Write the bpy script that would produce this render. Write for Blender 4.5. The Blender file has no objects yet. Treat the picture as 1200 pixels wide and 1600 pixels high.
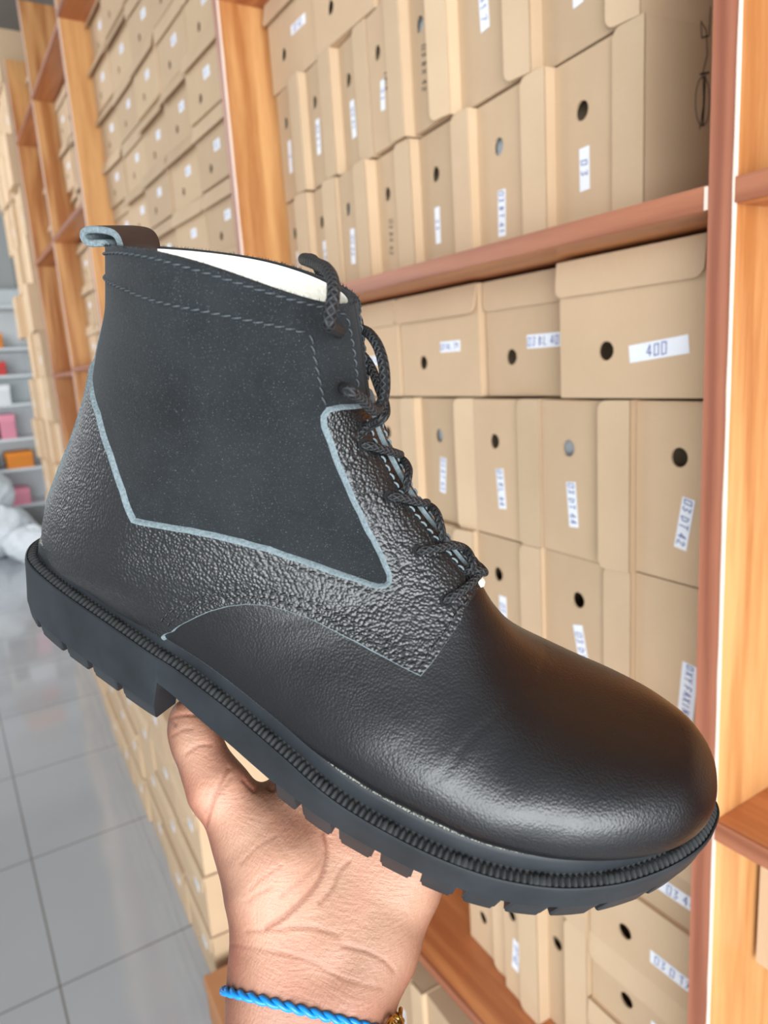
import bpy, math, random
import numpy as np
from mathutils import Vector, Matrix
from mathutils.geometry import delaunay_2d_cdt
random.seed(7); np.random.seed(7)
S = bpy.context.scene
COL = S.collection

# ================================================================= camera, world, light, exposure
cam_data = bpy.data.cameras.new('camera')
cam = bpy.data.objects.new('camera', cam_data); COL.objects.link(cam); S.camera = cam
YAW, PITCH, ROLL = .5507552, .2026677, -.0657272
fw = Vector((math.sin(YAW)*math.cos(PITCH), math.cos(YAW)*math.cos(PITCH), -math.sin(PITCH)))
rt = Vector((math.cos(YAW), -math.sin(YAW), 0)); up = rt.cross(fw)
rr = rt*math.cos(ROLL)+up*math.sin(ROLL); uu = -rt*math.sin(ROLL)+up*math.cos(ROLL)
CM = Matrix(((rr.x, uu.x, -fw.x, 0), (rr.y, uu.y, -fw.y, 0), (rr.z, uu.z, -fw.z, 1.5), (0, 0, 0, 1)))
cam.matrix_world = CM
cam_data.sensor_fit = 'HORIZONTAL'; cam_data.sensor_width = 36; cam_data.lens = 1115.7/1200*36
cam_data.clip_start = .02
cam_data.dof.use_dof = True; cam_data.dof.focus_distance = .31; cam_data.dof.aperture_fstop = 15.0

world = bpy.data.worlds.new('daylight'); S.world = world; world.use_nodes = True
wn = world.node_tree; wn.nodes['Background'].inputs[0].default_value = (.88, .94, 1.0, 1)
wn.nodes['Background'].inputs[1].default_value = .6

def area(name, loc, target, sx, sy, power, col):
    d = bpy.data.lights.new(name, 'AREA'); d.shape = 'RECTANGLE'; d.size = sx; d.size_y = sy; d.energy = power; d.color = col
    o = bpy.data.objects.new(name, d); COL.objects.link(o); o.location = loc
    o.rotation_euler = (Vector(target)-Vector(loc)).to_track_quat('-Z', 'Y').to_euler(); return o
area('shopfront_daylight', (-1.3, -2.5, 1.32), (.5, 1.6, 1.35), 4.2, 2.1, 300, (.93, .97, 1.0))
area('far_end_fill', (-1.5, 5.0, 3.0), (.3, 4.5, 1.2), 1.6, 3.0, 95, (.95, .97, 1.0))  # unseen fill lamp, added to brighten the far end of the aisle
S.view_settings.view_transform = 'Standard'; S.view_settings.look = 'None'; S.view_settings.gamma = 1
S.view_settings.use_curve_mapping = False
S.view_settings.exposure = 0.1

# ================================================================= materials
def sl(c):
    return tuple((x/255/12.92 if x/255 <= .04045 else ((x/255+.055)/1.055)**2.4) for x in c)+(1,)
class NT:
    def __init__(s, name):
        s.m = bpy.data.materials.new(name); s.m.use_nodes = True; s.t = s.m.node_tree; s.b = s.t.nodes['Principled BSDF']
    def n(s, kind, ins=None, **kw):
        x = s.t.nodes.new(kind)
        for k, v in kw.items(): setattr(x, k, v)
        for k, v in (ins or {}).items():
            if hasattr(v, 'is_output'): s.t.links.new(v, x.inputs[k])
            else: x.inputs[k].default_value = v
        return x
    def set(s, k, v):
        if hasattr(v, 'is_output'): s.t.links.new(v, s.b.inputs[k])
        else: s.b.inputs[k].default_value = v
    def coord(s, which='Object', scale=(1, 1, 1), rot=(0, 0, 0)):
        c = s.n('ShaderNodeTexCoord'); return s.n('ShaderNodeMapping', {0: c.outputs[which], 'Scale': scale, 'Rotation': rot}).outputs[0]
    def noise(s, vec, scale, detail=4, rough=.55):
        return s.n('ShaderNodeTexNoise', {'Vector': vec, 'Scale': scale, 'Detail': detail, 'Roughness': rough}).outputs[0]
    def ramp(s, fac, stops):
        r = s.n('ShaderNodeValToRGB', {0: fac}); e = r.color_ramp.elements
        while len(e) > 1: e.remove(e[-1])
        e[0].position = stops[0][0]; e[0].color = stops[0][1]
        for p, c in stops[1:]:
            k = e.new(p); k.color = c
        return r.outputs[0]
    def math(s, op, a, b=0.0, c=0.0):
        return s.n('ShaderNodeMath', {0: a, 1: b, 2: c}, operation=op).outputs[0]
    def mix(s, fac, a, b, blend='MIX'):
        x = s.n('ShaderNodeMix', {0: fac, 6: a, 7: b}, data_type='RGBA', blend_type=blend); return x.outputs[2]
    def bump(s, h, strength, dist, normal=None):
        i = {'Height': h, 'Strength': strength, 'Distance': dist}
        if normal is not None: i['Normal'] = normal
        return s.n('ShaderNodeBump', i).outputs[0]
def flat(name, c, rough=.6, spec=.5, metal=0):
    k = NT(name); k.set('Base Color', c); k.set('Roughness', rough); k.set('Specular IOR Level', spec); k.set('Metallic', metal); return k.m

def m_cardboard(name='kraft_cardboard', base=(206, 179, 147)):
    k = NT(name); v = k.coord('Object')
    oi = k.n('ShaderNodeObjectInfo').outputs['Random']
    a = k.noise(v, 9, 3); f = k.noise(k.coord('Object', (900, 900, 60)), 1, 2)
    c = k.mix(a, sl(tuple(x-10 for x in base)), sl(tuple(min(255, x+8) for x in base)))
    c = k.mix(k.math('MULTIPLY', f, .25), c, sl((170, 138, 104)))
    br = k.n('ShaderNodeHueSaturation', {'Hue': .5, 'Saturation': 1.0, 'Value': k.math('MULTIPLY_ADD', oi, .16, .92), 'Fac': 1.0, 'Color': c}).outputs[0]
    k.set('Base Color', br); k.set('Roughness', .78); k.set('Specular IOR Level', .25)
    k.set('Normal', k.bump(k.noise(v, 160, 4), .15, .001)); return k.m
def m_wood(name, light, dark, axis='Z', rough=.35, spec=.5):
    k = NT(name)
    sc = {'Z': (26, 26, 1.6), 'Y': (26, 1.6, 26)}[axis]
    v = k.coord('Object', sc); w = k.noise(v, 1.0, 5, .6)
    w2 = k.n('ShaderNodeTexWave', {'Vector': k.coord('Object', tuple(x*.35 for x in sc)), 'Scale': 1.3, 'Distortion': 7, 'Detail': 3, 'Detail Scale': 1.4}, wave_type='RINGS').outputs[1]
    fine = k.noise(k.coord('Object', tuple(x*14 for x in sc)), 1, 2)
    f = k.math('ADD', k.math('MULTIPLY', w, .6), k.math('MULTIPLY', w2, .28)); f = k.math('ADD', f, k.math('MULTIPLY', fine, .16))
    k.set('Base Color', k.ramp(f, [(.36, sl(dark)), (.68, sl(light))]))
    k.set('Roughness', rough); k.set('Specular IOR Level', spec); return k.m
M = {}
M['card'] = m_cardboard(); M['card_lid'] = m_cardboard('kraft_cardboard_lid', (210, 184, 152))
M['card_in'] = flat('cardboard_inside', sl((120, 92, 62)), .9, .1)
M['oak'] = m_wood('oak_laminate', (210, 158, 102), (166, 106, 58), 'Z')
M['oak_h'] = m_wood('oak_laminate_boards', (205, 138, 88), (168, 100, 62), 'Y')
M['band'] = m_wood('red_brown_edge_banding', (168, 106, 80), (138, 80, 58), 'Z', .45)
M['band_h'] = m_wood('red_brown_edge_banding_boards', (168, 106, 76), (138, 80, 54), 'Y', .45)
M['chip'] = flat('chipped_white_edge', sl((222, 200, 184)), .8)
M['ink'] = flat('blue_ballpoint_ink', sl((46, 72, 150)), .6)
M['inkblack'] = flat('black_marker_ink', sl((40, 34, 34)), .6)
M['tissue'] = flat('grey_tissue_paper', sl((205, 210, 212)), .8)
k = NT('white_paper_sticker'); k.set('Base Color', k.mix(k.noise(k.coord('Object'), 60, 2), sl((232, 238, 248)), sl((246, 248, 252)))); k.set('Roughness', .6); M['paper'] = k.m

# ================================================================= mesh helpers
class MB:
    def __init__(s): s.v = []; s.f = []; s.m = []
    def add(s, vs, fs, mi=0):
        o = len(s.v); s.v += [tuple(map(float, p)) for p in vs]; s.f += [tuple(i+o for i in f) for f in fs]; s.m += [mi]*len(fs); return s
    def box(s, a, b, mi=0, bev=0.0):
        x0, y0, z0 = a; x1, y1, z1 = b
        return s.add([(x0, y0, z0), (x1, y0, z0), (x1, y1, z0), (x0, y1, z0), (x0, y0, z1), (x1, y0, z1), (x1, y1, z1), (x0, y1, z1)],
              [(0, 3, 2, 1), (4, 5, 6, 7), (0, 1, 5, 4), (1, 2, 6, 5), (2, 3, 7, 6), (3, 0, 4, 7)], mi)
    def prism(s, poly, axis_off, mi=0):
        n = len(poly); d = Vector(axis_off); vs = [Vector(p) for p in poly]+[Vector(p)+d for p in poly]
        return s.add(vs, [tuple(range(n-1, -1, -1)), tuple(range(n, 2*n))]+[(i, (i+1) % n, (i+1) % n+n, i+n) for i in range(n)], mi)
    def grid(s, P, mi=0, closed_u=False, closed_v=False, flip=False):
        nu, nv = P.shape[:2]; o = []
        for i in range(nu if closed_u else nu-1):
            for j in range(nv if closed_v else nv-1):
                q = (i*nv+j, ((i+1) % nu)*nv+j, ((i+1) % nu)*nv+(j+1) % nv, i*nv+(j+1) % nv); o.append(q[::-1] if flip else q)
        return s.add(P.reshape(-1, 3), o, mi)
    def tube(s, pts, r, n=10, mi=0, cap=True, flat=1.0):
        pts = [Vector(p) for p in pts]; m = len(pts); rs = r if hasattr(r, '__len__') else [r]*m
        tg = [(pts[min(i+1, m-1)]-pts[max(i-1, 0)]).normalized() for i in range(m)]
        a = tg[0].orthogonal().normalized(); P = []
        for i in range(m):
            a = (a-tg[i]*a.dot(tg[i])).normalized(); b = tg[i].cross(a)
            P.append([pts[i]+(a*math.cos(2*math.pi*j/n)+b*math.sin(2*math.pi*j/n)*flat)*rs[i] for j in range(n)])
        P = np.array([[tuple(q) for q in row] for row in P]); o = len(s.v)
        s.grid(P, mi, closed_v=True, flip=True)
        if cap: s.f += [tuple(range(o, o+n)), tuple(range(o+(m-1)*n+n-1, o+(m-1)*n-1, -1))]; s.m += [mi, mi]
        return s
    def mesh(s, name, mats, smooth=False):
        me = bpy.data.meshes.new(name); me.from_pydata(s.v, [], s.f)
        for m in (mats if isinstance(mats, (list, tuple)) else [mats]): me.materials.append(m)
        me.polygons.foreach_set('material_index', s.m)
        if smooth: me.polygons.foreach_set('use_smooth', [True]*len(s.f))
        me.update(); return me
    def build(s, name, mats, parent=None, smooth=False, bevel=0.0, **kw):
        o = bpy.data.objects.new(name, s.mesh(name, mats, smooth)); COL.objects.link(o)
        if parent: o.parent = parent
        if bevel:
            b = o.modifiers.new('bevel', 'BEVEL'); b.width = bevel; b.segments = 2; b.limit_method = 'ANGLE'
        for k_, v_ in kw.items(): o[k_] = v_
        return o
def empty(name, loc, label, cat, group=None, rz=0.0):
    o = bpy.data.objects.new(name, None); COL.objects.link(o); o.location = loc; o.rotation_euler = (0, 0, rz); o.empty_display_size = .05
    o['label'] = label; o['category'] = cat
    if group: o['group'] = group
    return o
def tag(o, label, cat, group=None):
    o['label'] = label; o['category'] = cat
    if group: o['group'] = group
    return o

# ================================================================= the room
k = NT('glossy_grey_floor_tiles')
c = k.n('ShaderNodeTexCoord').outputs['Object']; sx = k.n('ShaderNodeSeparateXYZ', {0: c})
def grout(sock, off):
    a = k.math('ABSOLUTE', k.math('SUBTRACT', k.math('FRACT', k.math('MULTIPLY_ADD', sock, 1/.6, off)), .5)); return k.math('GREATER_THAN', a, .5-.0045)
g = k.math('MAXIMUM', grout(sx.outputs[0], -.042/.6+10), grout(sx.outputs[1], 10))
base = k.mix(k.noise(c, 1.2, 3), sl((160, 165, 170)), sl((178, 182, 187)))
k.set('Base Color', k.mix(g, base, sl((120, 120, 116)))); k.set('Roughness', k.math('MULTIPLY_ADD', k.noise(c, 3, 3), .06, .05)); k.set('Specular IOR Level', .9)
k.set('Normal', k.bump(k.noise(c, 2.5, 2), .03, .02)); M['floor'] = k.m
f = MB().box((-4, -3, -.05), (1.0, 9.2, 0)).build('floor', M['floor']); f['kind'] = 'structure'
M['plaster'] = flat('white_painted_plaster', sl((214, 216, 214)), .85, .2)
M['ceil'] = flat('ceiling_board', sl((135, 128, 120)), .9, .2)
o = MB().box((-4, 9.2, -.05), (1.15, 9.3, 3.6)).build('wall_back', M['plaster']); o['kind'] = 'structure'
o = MB().box((1.02, -1.2, -.05), (1.15, 9.2, 3.6)).build('wall_right', M['plaster']); o['kind'] = 'structure'
o = MB().box((-4, -.6, 3.6), (1.15, 9.3, 3.7)).build('ceiling', M['ceil']); o['kind'] = 'structure'

# ================================================================= shelving units (one per bay, shelves set between uprights)
XF, XB = .62, 1.0           # front edge and back of the shelving
TU, TS = .0255, .022
def shelving(y0, y1, zs, zt, label, left_up=True, first=False):
    u = empty('shelving_unit', (XF, (y0+y1)/2, 0), label, 'shelving unit', 'oak laminate shelving units')
    cx, cy = XF, (y0+y1)/2
    def up_(ya, nm='upright'):
        MB().box((.004, ya-cy, 0), (XB-XF, ya-cy+TU, zt)).build(nm, M['oak'], u, bevel=.0006)
        e = MB().box((0, ya-cy+.0005, 0), (.0045, ya-cy+TU-.001, zt)).build('front_edging', M['band'], u)
        # raw white chip line on the edge that faces us
        pts = []; rnd = random.Random(ya)
        mb = MB(); n = 90
        w = [.0006+.0011*rnd.random() for _ in range(n+1)]
        vs = []
        for i in range(n+1):
            z = zt*i/n; vs += [(-.0006, ya-cy-.0003, z), (-.0006, ya-cy+w[i], z), (.003+w[i]*.8, ya-cy-.0004, z)]
        fs = []
        for i in range(n):
            a = 3*i; fs += [(a, a+1, a+4, a+3), (a+2, a, a+3, a+5)]
        mb.add(vs, fs).build('chipped_edge', M['chip'], u)
    if first: up_(y0)
    if left_up: up_(y1)
    for z in zs:
        MB().box((.0045, y0+TU-cy, z-TS), (XB-XF-.012, y1-cy, z)).build('shelf_board', M['oak_h'], u, bevel=.0006)
        MB().box((0, y0+TU-cy+.001, z-TS+.0005), (.005, y1-cy-.001, z-.0002)).build('shelf_edging', M['band_h'], u)
        MB().box((-.0004, y0+TU-cy, z-TS+.001), (.004, y0+TU-cy+.0032, z-.001)).build('raw_shelf_end', M['chip'], u)
    MB().box((XB-XF-.011, y0-cy+(TU if True else 0), .02), (XB-XF, y1-cy, zt)).build('back_panel', M['oak'], u)
    return u
H0 = 1.5
Y0, Y1, Y2, Y3, Y4 = .394, 1.525, 3.05, 3.845, 4.52
shelving(-.55, Y0, [H0+.14, H0-.487], 3.2, 'right-hand oak shelving unit, only its left side and shelf ends in view', left_up=False, first=True)
shelving(Y0, Y1, [H0+.765, H0+.139, H0-.485, H0-1.10], 3.2, 'oak laminate shelving unit with red-brown front edges, right behind the boot', first=True)
shelving(Y1+.0, Y2, [H0+1.335, H0+.155, H0-.485, H0-1.10], 3.2, 'oak shelving unit packed with small-label boxes, above the heel of the boot')
shelving(Y2+.0, Y3, [H0+1.31, H0+.69, H0+.085, H0-.49, H0-1.10], 3.2, 'narrow oak shelving unit farther down the aisle with dark shelf undersides')
shelving(Y3+.0, Y4, [H0+1.30, H0+.68, H0+.07, H0-.49, H0-1.10], 3.2, 'farthest narrow oak shelving unit, next to the tall carton pile')

# ================================================================= shoe boxes
GL = {'0': [[(0, 0), (0, 1), (.55, 1), (.55, 0), (0, 0)]], '1': [[(.1, .75), (.3, 1), (.3, 0)]], '2': [[(0, .8), (.25, 1), (.55, .75), (0, 0), (.6, 0)]],
 '3': [[(0, 1), (.55, .95), (.2, .55), (.55, .3), (.3, 0), (0, .1)]], '4': [[(.4, 0), (.4, 1), (0, .35), (.6, .35)]], '5': [[(.55, 1), (.05, 1), (.05, .55), (.5, .5), (.5, .1), (0, 0)]],
 '7': [[(0, 1), (.55, 1), (.2, 0)]], '9': [[(.5, .6), (.1, .6), (.05, .95), (.5, .95), (.45, 0)]], '6': [[(.5, 1), (.05, .4), (.1, 0), (.5, .05), (.5, .4), (.05, .4)]],
 'D': [[(0, 0), (0, 1), (.5, .75), (.5, .25), (0, 0)]], 'T': [[(0, 1), (.6, 1)], [(.3, 1), (.3, 0)]], 'B': [[(0, 0), (0, 1), (.45, .8), (0, .5), (.5, .25), (0, 0)]],
 'R': [[(0, 0), (0, 1), (.5, .8), (0, .5), (.55, 0)]], 'L': [[(0, 1), (0, 0), (.5, 0)]], 'X': [[(0, 0), (.55, 1)], [(0, 1), (.55, 0)]], 'Y': [[(0, 1), (.28, .5), (.56, 1)], [(.28, .5), (.28, 0)]],
 'K': [[(0, 0), (0, 1)], [(.5, 1), (0, .45), (.5, 0)]], 'F': [[(.5, 1), (0, 1), (0, 0)], [(0, .5), (.4, .5)]], 'O': [[(0, .1), (0, .9), (.5, .9), (.5, .1), (0, .1)]], 'E': [[(.5, 1), (0, 1), (0, 0), (.5, 0)], [(0, .5), (.4, .5)]], 'I': [[(.2, 0), (.2, 1)]],
 'A': [[(0, 0), (.28, 1), (.56, 0)], [(.12, .4), (.45, .4)]], 'N': [[(0, 0), (0, 1), (.5, 0), (.5, 1)]], 'G': [[(.5, .9), (.1, 1), (0, .1), (.5, .1), (.5, .5), (.3, .5)]], ' ': []}
def strokes(mb, text, x0, z0, h, y, mi, w=.0009, rnd=None, sp=.8, slant=.12):
    """pen strokes lying on the front of a sticker (plane y), reading along +x"""
    x = x0
    for ch in text:
        for ln in GL.get(ch, []):
            p = [(x+(a+slant*b)*h*.8, z0+b*h+(rnd.uniform(-.06, .06)*h if rnd else 0)) for a, b in ln]
            for (ax, az), (bx, bz) in zip(p[:-1], p[1:]):
                L = math.hypot(bx-ax, bz-az) or 1e-9; nx, nz = -(bz-az)/L*w/2, (bx-ax)/L*w/2; ex, ez = (bx-ax)/L*w*.4, (bz-az)/L*w*.4
                mb.add([(ax-ex-nx, y, az-ez-nz), (bx+ex-nx, y, bz+ez-nz), (bx+ex+nx, y, bz+ez+nz), (ax-ex+nx, y, az-ez+nz)], [(0, 1, 2, 3)], mi)
        x += h*sp*(.45 if ch == ' ' else 1)
    return x-x0
FL = .040
_bm = {}
def body_mesh(W, Hh, L, hx, hz, hr=.0115):
    key = ('b', W, Hh, L, hx, hz)
    if key in _bm: return _bm[key]
    mb = MB(); n = 24; t = .003
    ring = [(hx+hr*math.cos(2*math.pi*i/n), hz+hr*math.sin(2*math.pi*i/n)) for i in range(n)]
    def out(i):
        a = 2*math.pi*i/n; c_, s_ = math.cos(a), math.sin(a)
        tx = ((W/2-hx) if c_ > 0 else (-W/2-hx))/c_ if abs(c_) > 1e-6 else 1e9
        tz = ((Hh-hz) if s_ > 0 else (-hz))/s_ if abs(s_) > 1e-6 else 1e9
        q = min(tx, tz); return (hx+c_*q, hz+s_*q)
    outer = [out(i) for i in range(n)]
    # corners are inserted so that the end panel keeps its square outline
    vs = [(x, 0, z) for x, z in ring]+[(x, 0, z) for x, z in outer]+[(x, t, z) for x, z in ring]; fs = []
    cor = [(W/2, Hh), (-W/2, Hh), (-W/2, 0), (W/2, 0)]; base = len(vs); vs += [(x, 0, z) for x, z in cor]
    def side(p):
        return 'R' if abs(p[0]-W/2) < 1e-6 else 'L' if abs(p[0]+W/2) < 1e-6 else 'T' if abs(p[1]-Hh) < 1e-6 else 'B'
    cidx = {('R', 'T'): 0, ('T', 'L'): 1, ('L', 'B'): 2, ('B', 'R'): 3}
    for i in range(n):
        j = (i+1) % n; a, b = side(outer[i]), side(outer[j])
        if a != b and (a, b) in cidx: fs.append((i, n+i, base+cidx[(a, b)], n+j, j))
        else: fs.append((i, n+i, n+j, j))
        fs.append((2*n+i, i, j, 2*n+j))
    mb.add(vs, fs, 0)
    w = W/2
    mb.add([(-w, 0, 0), (w, 0, 0), (w, L, 0), (-w, L, 0), (-w, 0, Hh), (w, 0, Hh), (w, L, Hh), (-w, L, Hh)], [(0, 3, 2, 1), (1, 2, 6, 5), (3, 0, 4, 7), (2, 3, 7, 6)], 0)
    me = mb.mesh('body', [M['card'], M['card_in']]); _bm[key] = me; return me
def lid_mesh(W, Hh, L, fl=FL, open_=.003, seed=0):
    key = ('l', W, Hh, L, fl, open_)
    if key in _bm: return _bm[key]
    mb = MB(); w = W/2+.0015; t = .0028; r = .012
    mb.box((-w, -t, Hh), (w, L, Hh+t))
    poly = []
    for cx_, s0 in ((w-r, -90), (-w+r, 180)):
        pass
    pr = [(w, Hh+t), (-w, Hh+t)]
    for a in range(180, 271, 15): pr.append((-w+r+r*math.cos(math.radians(a)), Hh-fl+r+r*math.sin(math.radians(a))))
    for a in range(270, 361, 15): pr.append((w-r+r*math.cos(math.radians(a)), Hh-fl+r+r*math.sin(math.radians(a))))
    def yy(z): return -t-.0008-(Hh+t-z)/fl*open_
    mb.prism([(x, yy(z), z) for x, z in pr], (0, t, 0))
    me = mb.mesh('lid', [M['card_lid']]); _bm[key] = me; return me
def shoe_box(yc, z, xfront, W, Hh, standing, label, text=None, sticker=(.062, .017), spos=(.62, .40), srot=0, rot=0.0, hole=(.30, .45), L=.255, tissue=False, open_=.003, group='kraft shoe boxes', tilt=0.0, marker=None, lid=True, name='shoe_box'):
    """a kraft box whose short end faces the aisle; yc = middle of that end along the wall"""
    e = empty(name, (xfront, yc, z), label, 'box', group)
    width = Hh if standing else W
    # local x -> -Y, local y (depth) -> +X
    Rz = Matrix.Rotation(-math.pi/2+rot, 4, 'Z')
    if standing: Rl = Matrix.Translation((0, 0, W/2)) @ Matrix.Rotation(math.pi/2, 4, 'Y') @ Matrix.Translation((0, 0, -Hh/2))
    else: Rl = Matrix.Rotation(tilt, 4, 'Y')
    e.rotation_euler = (0, 0, 0)
    Mx = Rz @ Rl
    e.matrix_world = Matrix.Translation((xfront, yc, z)) @ Mx
    hx = (hole[0]-.5)*W; hz = hole[1]*(Hh-FL)
    b = bpy.data.objects.new('body', body_mesh(W, Hh, L, round(hx, 4), round(hz, 4))); COL.objects.link(b); b.parent = e
    if lid:
        b = bpy.data.objects.new('lid', lid_mesh(W, Hh, L, FL, open_)); COL.objects.link(b); b.parent = e
    if tissue:
        MB().box((hx-.02, .012, hz-.02), (hx+.02, .014, hz+.02)).build('tissue_paper', M['tissue'], e)
    if sticker:
        sw, sh = sticker; mb = MB(); rnd = random.Random(yc*7+z)
        mb.box((-sw/2, -.0006, -sh/2), (sw/2, 0, sh/2), 0)
        if text:
            hh = sh*.62; wtot = sum((.36 if c_ == ' ' else .8) for c_ in text)*hh
            sc = min(1, (sw-.004)/wtot)
            hh *= sc; strokes(mb, text, -sum((.36 if c_ == ' ' else .8) for c_ in text)*hh/2, -hh/2, hh, -.0009, 1, .0012*min(1, sh/.017), rnd)
        s_ = mb.build('sticker', [M['paper'], M['ink']], e)
        s_.location = ((spos[0]-.5)*W, -.0004, spos[1]*Hh); s_.rotation_euler = (0, srot, 0)
    if marker:
        mb = MB(); strokes(mb, marker[0], 0, 0, marker[1], -.0006, 0, .0012, random.Random(3)); o = mb.build('handwriting', [M['inkblack']], e)
        o.location = (marker[2]*W, -.0004, marker[3]*Hh); o.rotation_euler = (0, marker[4], 0)
    return e
ORD = ['first', 'second', 'third', 'fourth', 'fifth', 'sixth', 'seventh', 'eighth', 'ninth', 'tenth', 'eleventh', 'twelfth', 'thirteenth']
rb = random.Random(11)
# ---- near bay: rows listed from the near upright leftwards; y = right edge of each box end
def row(zb, ys, standing, H_, rowname, texts, **kw):
    lean = .09 if zb > H0+.1 else .05
    for i, (ya, yb) in enumerate(zip(ys[:-1], ys[1:])):
        w = yb-ya-(.004 if standing else .005)
        c_ = dict(rot=-lean+rb.uniform(-.006, .006) if standing else rb.uniform(-.008, .008), tissue=rb.random() < .25, open_=rb.choice([.002, .004, .008]))
        t = texts[i] if i < len(texts) else None
        d = t if isinstance(t, dict) else {'text': t}
        if standing and 'srot' not in d: c_['srot'] = rb.uniform(-.12, .12)
        c_.update(kw); c_.update(d)
        lab = '%s kraft shoe box, %s from the right %s' % ('upright' if standing else 'flat', ORD[i], rowname)
        xf = c_.pop('xf', .722+rb.uniform(-.006, .010))
        if standing: shoe_box((ya+yb)/2, zb+.0015, xf, H_, w, True, lab, **c_)
        else: shoe_box((ya+yb)/2, zb+.001, xf, w, H_, False, lab, **c_)
P1 = [.568, .718, .872, 1.02, 1.145, 1.265, 1.385, 1.505]
row(H0+.139, P1, True, .212, 'on the long shelf above the boot', [dict(text='0 3', sticker=(.05, .017), spos=(.62, .36)), dict(text='03 BT 41', spos=(.72, .36), tissue=True), dict(text='3 4', sticker=(.055, .014), spos=(.66, .33)), dict(sticker=None, marker=('03 BX 42', .011, .0, .33, .08)), dict(text='03 44'), dict(text='3 40'), dict(text='03 7')])
row(H0+.355, [.575, .742, .905, 1.015, 1.130, 1.25, 1.37, 1.505], True, .212, 'in the second row above the long shelf', [dict(text='03 B'), dict(text='03 41 7', spos=(.42, .4), sticker=(.075, .02)), dict(sticker=None, marker=('03 BX 42', .012, -.05, .33, .08)), dict(text='0 3', sticker=(.045, .014), marker=('ENIR', .009, -.02, .5, .1)), dict(text='03 41'), dict(text='03 4 1', spos=(.6, .36)), dict(text='3')])
row(H0+.570, [.43, .66, .875, 1.09, 1.30, 1.51], False, .168, 'in the topmost row, cut by the frame', [dict(text='03 BL'), dict(text='OO 3'), dict(text='03 40'), dict(text='03 41', spos=(.66, .5)), dict(text='03 42', spos=(.66, .5))])
row(H0-.058, [.470, .680, .862, 1.082, 1.30, 1.51], False, .165, 'directly under the long shelf', [dict(text='400', sticker=(.078, .02), spos=(.72, .33), hole=(.36, .45), tissue=False, srot=-.10, xf=.700, open_=.004), dict(text='03 BL 40', spos=(.68, .46), sticker=(.066, .019)), dict(text='03 BL 39', spos=(.66, .48), sticker=(.052, .017)), dict(text='03 40'), dict(text='03 41')])
R2 = [.415, .573, .734, .888, 1.047, 1.20, 1.352, 1.505]
row(H0-.275, R2, True, .212, 'just below the flat boxes', [dict(text='03 DT 42', spos=(.66, .46), hole=(.30, .54), srot=.17, xf=.712, tissue=False), dict(text='03 DT 44', spos=(.66, .38), xf=.712, tissue=True), dict(text='03 RL 44', spos=(.64, .42), srot=-.08, tissue=False), dict(text='03 RT 43', spos=(.62, .38), tissue=True), dict(text='03 40'), dict(text='03 41'), dict(text='03 42')])
row(H0-.480, [.415, .573, .734, .888, 1.047, 1.20, 1.352, 1.505], True, .203, 'in the third row below the long shelf', [dict(text='OXY FAXING', spos=(.66, .52), hole=(.12, .9), sticker=(.078, .022), xf=.712), dict(text='03 DT 4', spos=(.66, .46), hole=(.30, .56), srot=-.22, sticker=(.075, .018), xf=.715, tissue=False), dict(text='03 40', srot=0), dict(text='03 44'), dict(text='03 40'), dict(text='03 41'), dict(text='03 42')])
R4 = [.655, .745, .835, .962]
row(H0-1.10, R4, True, .232, 'on the bottom shelf under the toe', [dict(sticker=None), dict(text='DT 40', spos=(.62, .36), xf=.70), dict(text='03 40', spos=(.30, .45), hole=(.7, .5), xf=.722)])
row(H0-.866, R4, True, .212, 'in the row right behind the toe sole', [dict(text='03 9'), dict(text='03 7'), dict(text='03 41')])
for q, (z_, t_, w_) in enumerate([(-1.099, '03 BT', 'lowest'), (-.980, '03 DX 41', 'second from the bottom'), (-.861, '03 0 TX 4', 'third from the bottom'), (-.742, '03 44', 'topmost')]):
    shoe_box(.535, H0+z_, .716+.004*(q % 2), .232, .1165, False, 'low flat box in the stack against the near upright, %s' % w_, text=t_, sticker=(.088, .02), spos=(.66, .36), hole=(.28, .62), rot=-.01, open_=.003, group='low flat boxes under the toe')
row(0, [.42, .575, .73, .885, 1.04, 1.195, 1.35, 1.505], True, .235, 'on the floor under the bottom shelf', ['03 40', '03', '03 41', '3', '03 42', '03', '03 9'], xf=.66)
# scribble on the big side of the box at the near upright
mb = MB(); pts = []
for i in range(40):
    pass
e = [(math.cos(i/24*2*math.pi)*.012, math.sin(i/24*2*math.pi)*.026) for i in range(25)]
def ribbon(mb, pl, w):
    for (ax, az), (bx, bz) in zip(pl[:-1], pl[1:]):
        L_ = math.hypot(bx-ax, bz-az) or 1e-9; nx, nz = -(bz-az)/L_*w/2, (bx-ax)/L_*w/2
        mb.add([(ax-nx, 0, az-nz), (bx-nx, 0, bz-nz), (bx+nx, 0, bz+nz), (ax+nx, 0, az+nz)], [(0, 1, 2, 3)])
ribbon(mb, [(x, z) for x, z in e], .0012); ribbon(mb, [(-.004, -.03), (.002, .0), (-.001, .03), (.006, .05), (.003, .075), (-.006, .083), (-.004, .066), (.008, .07), (.009, .10)], .0014)
ribbon(mb, [(-.006, .028), (.010, .032)], .002); ribbon(mb, [(.001, -.025), (.003, .028)], .0028)
firstbox = [o for o in bpy.data.objects if o.name.startswith('shoe_box')][0]
scr = mb.build('scribble', M['inkblack'], firstbox)
bpy.context.view_layer.update()
scr.matrix_local = Matrix(((0, 0, -1, -.028), (1, 0, 0, .090), (0, -1, 0, .1494), (0, 0, 0, 1)))

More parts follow.
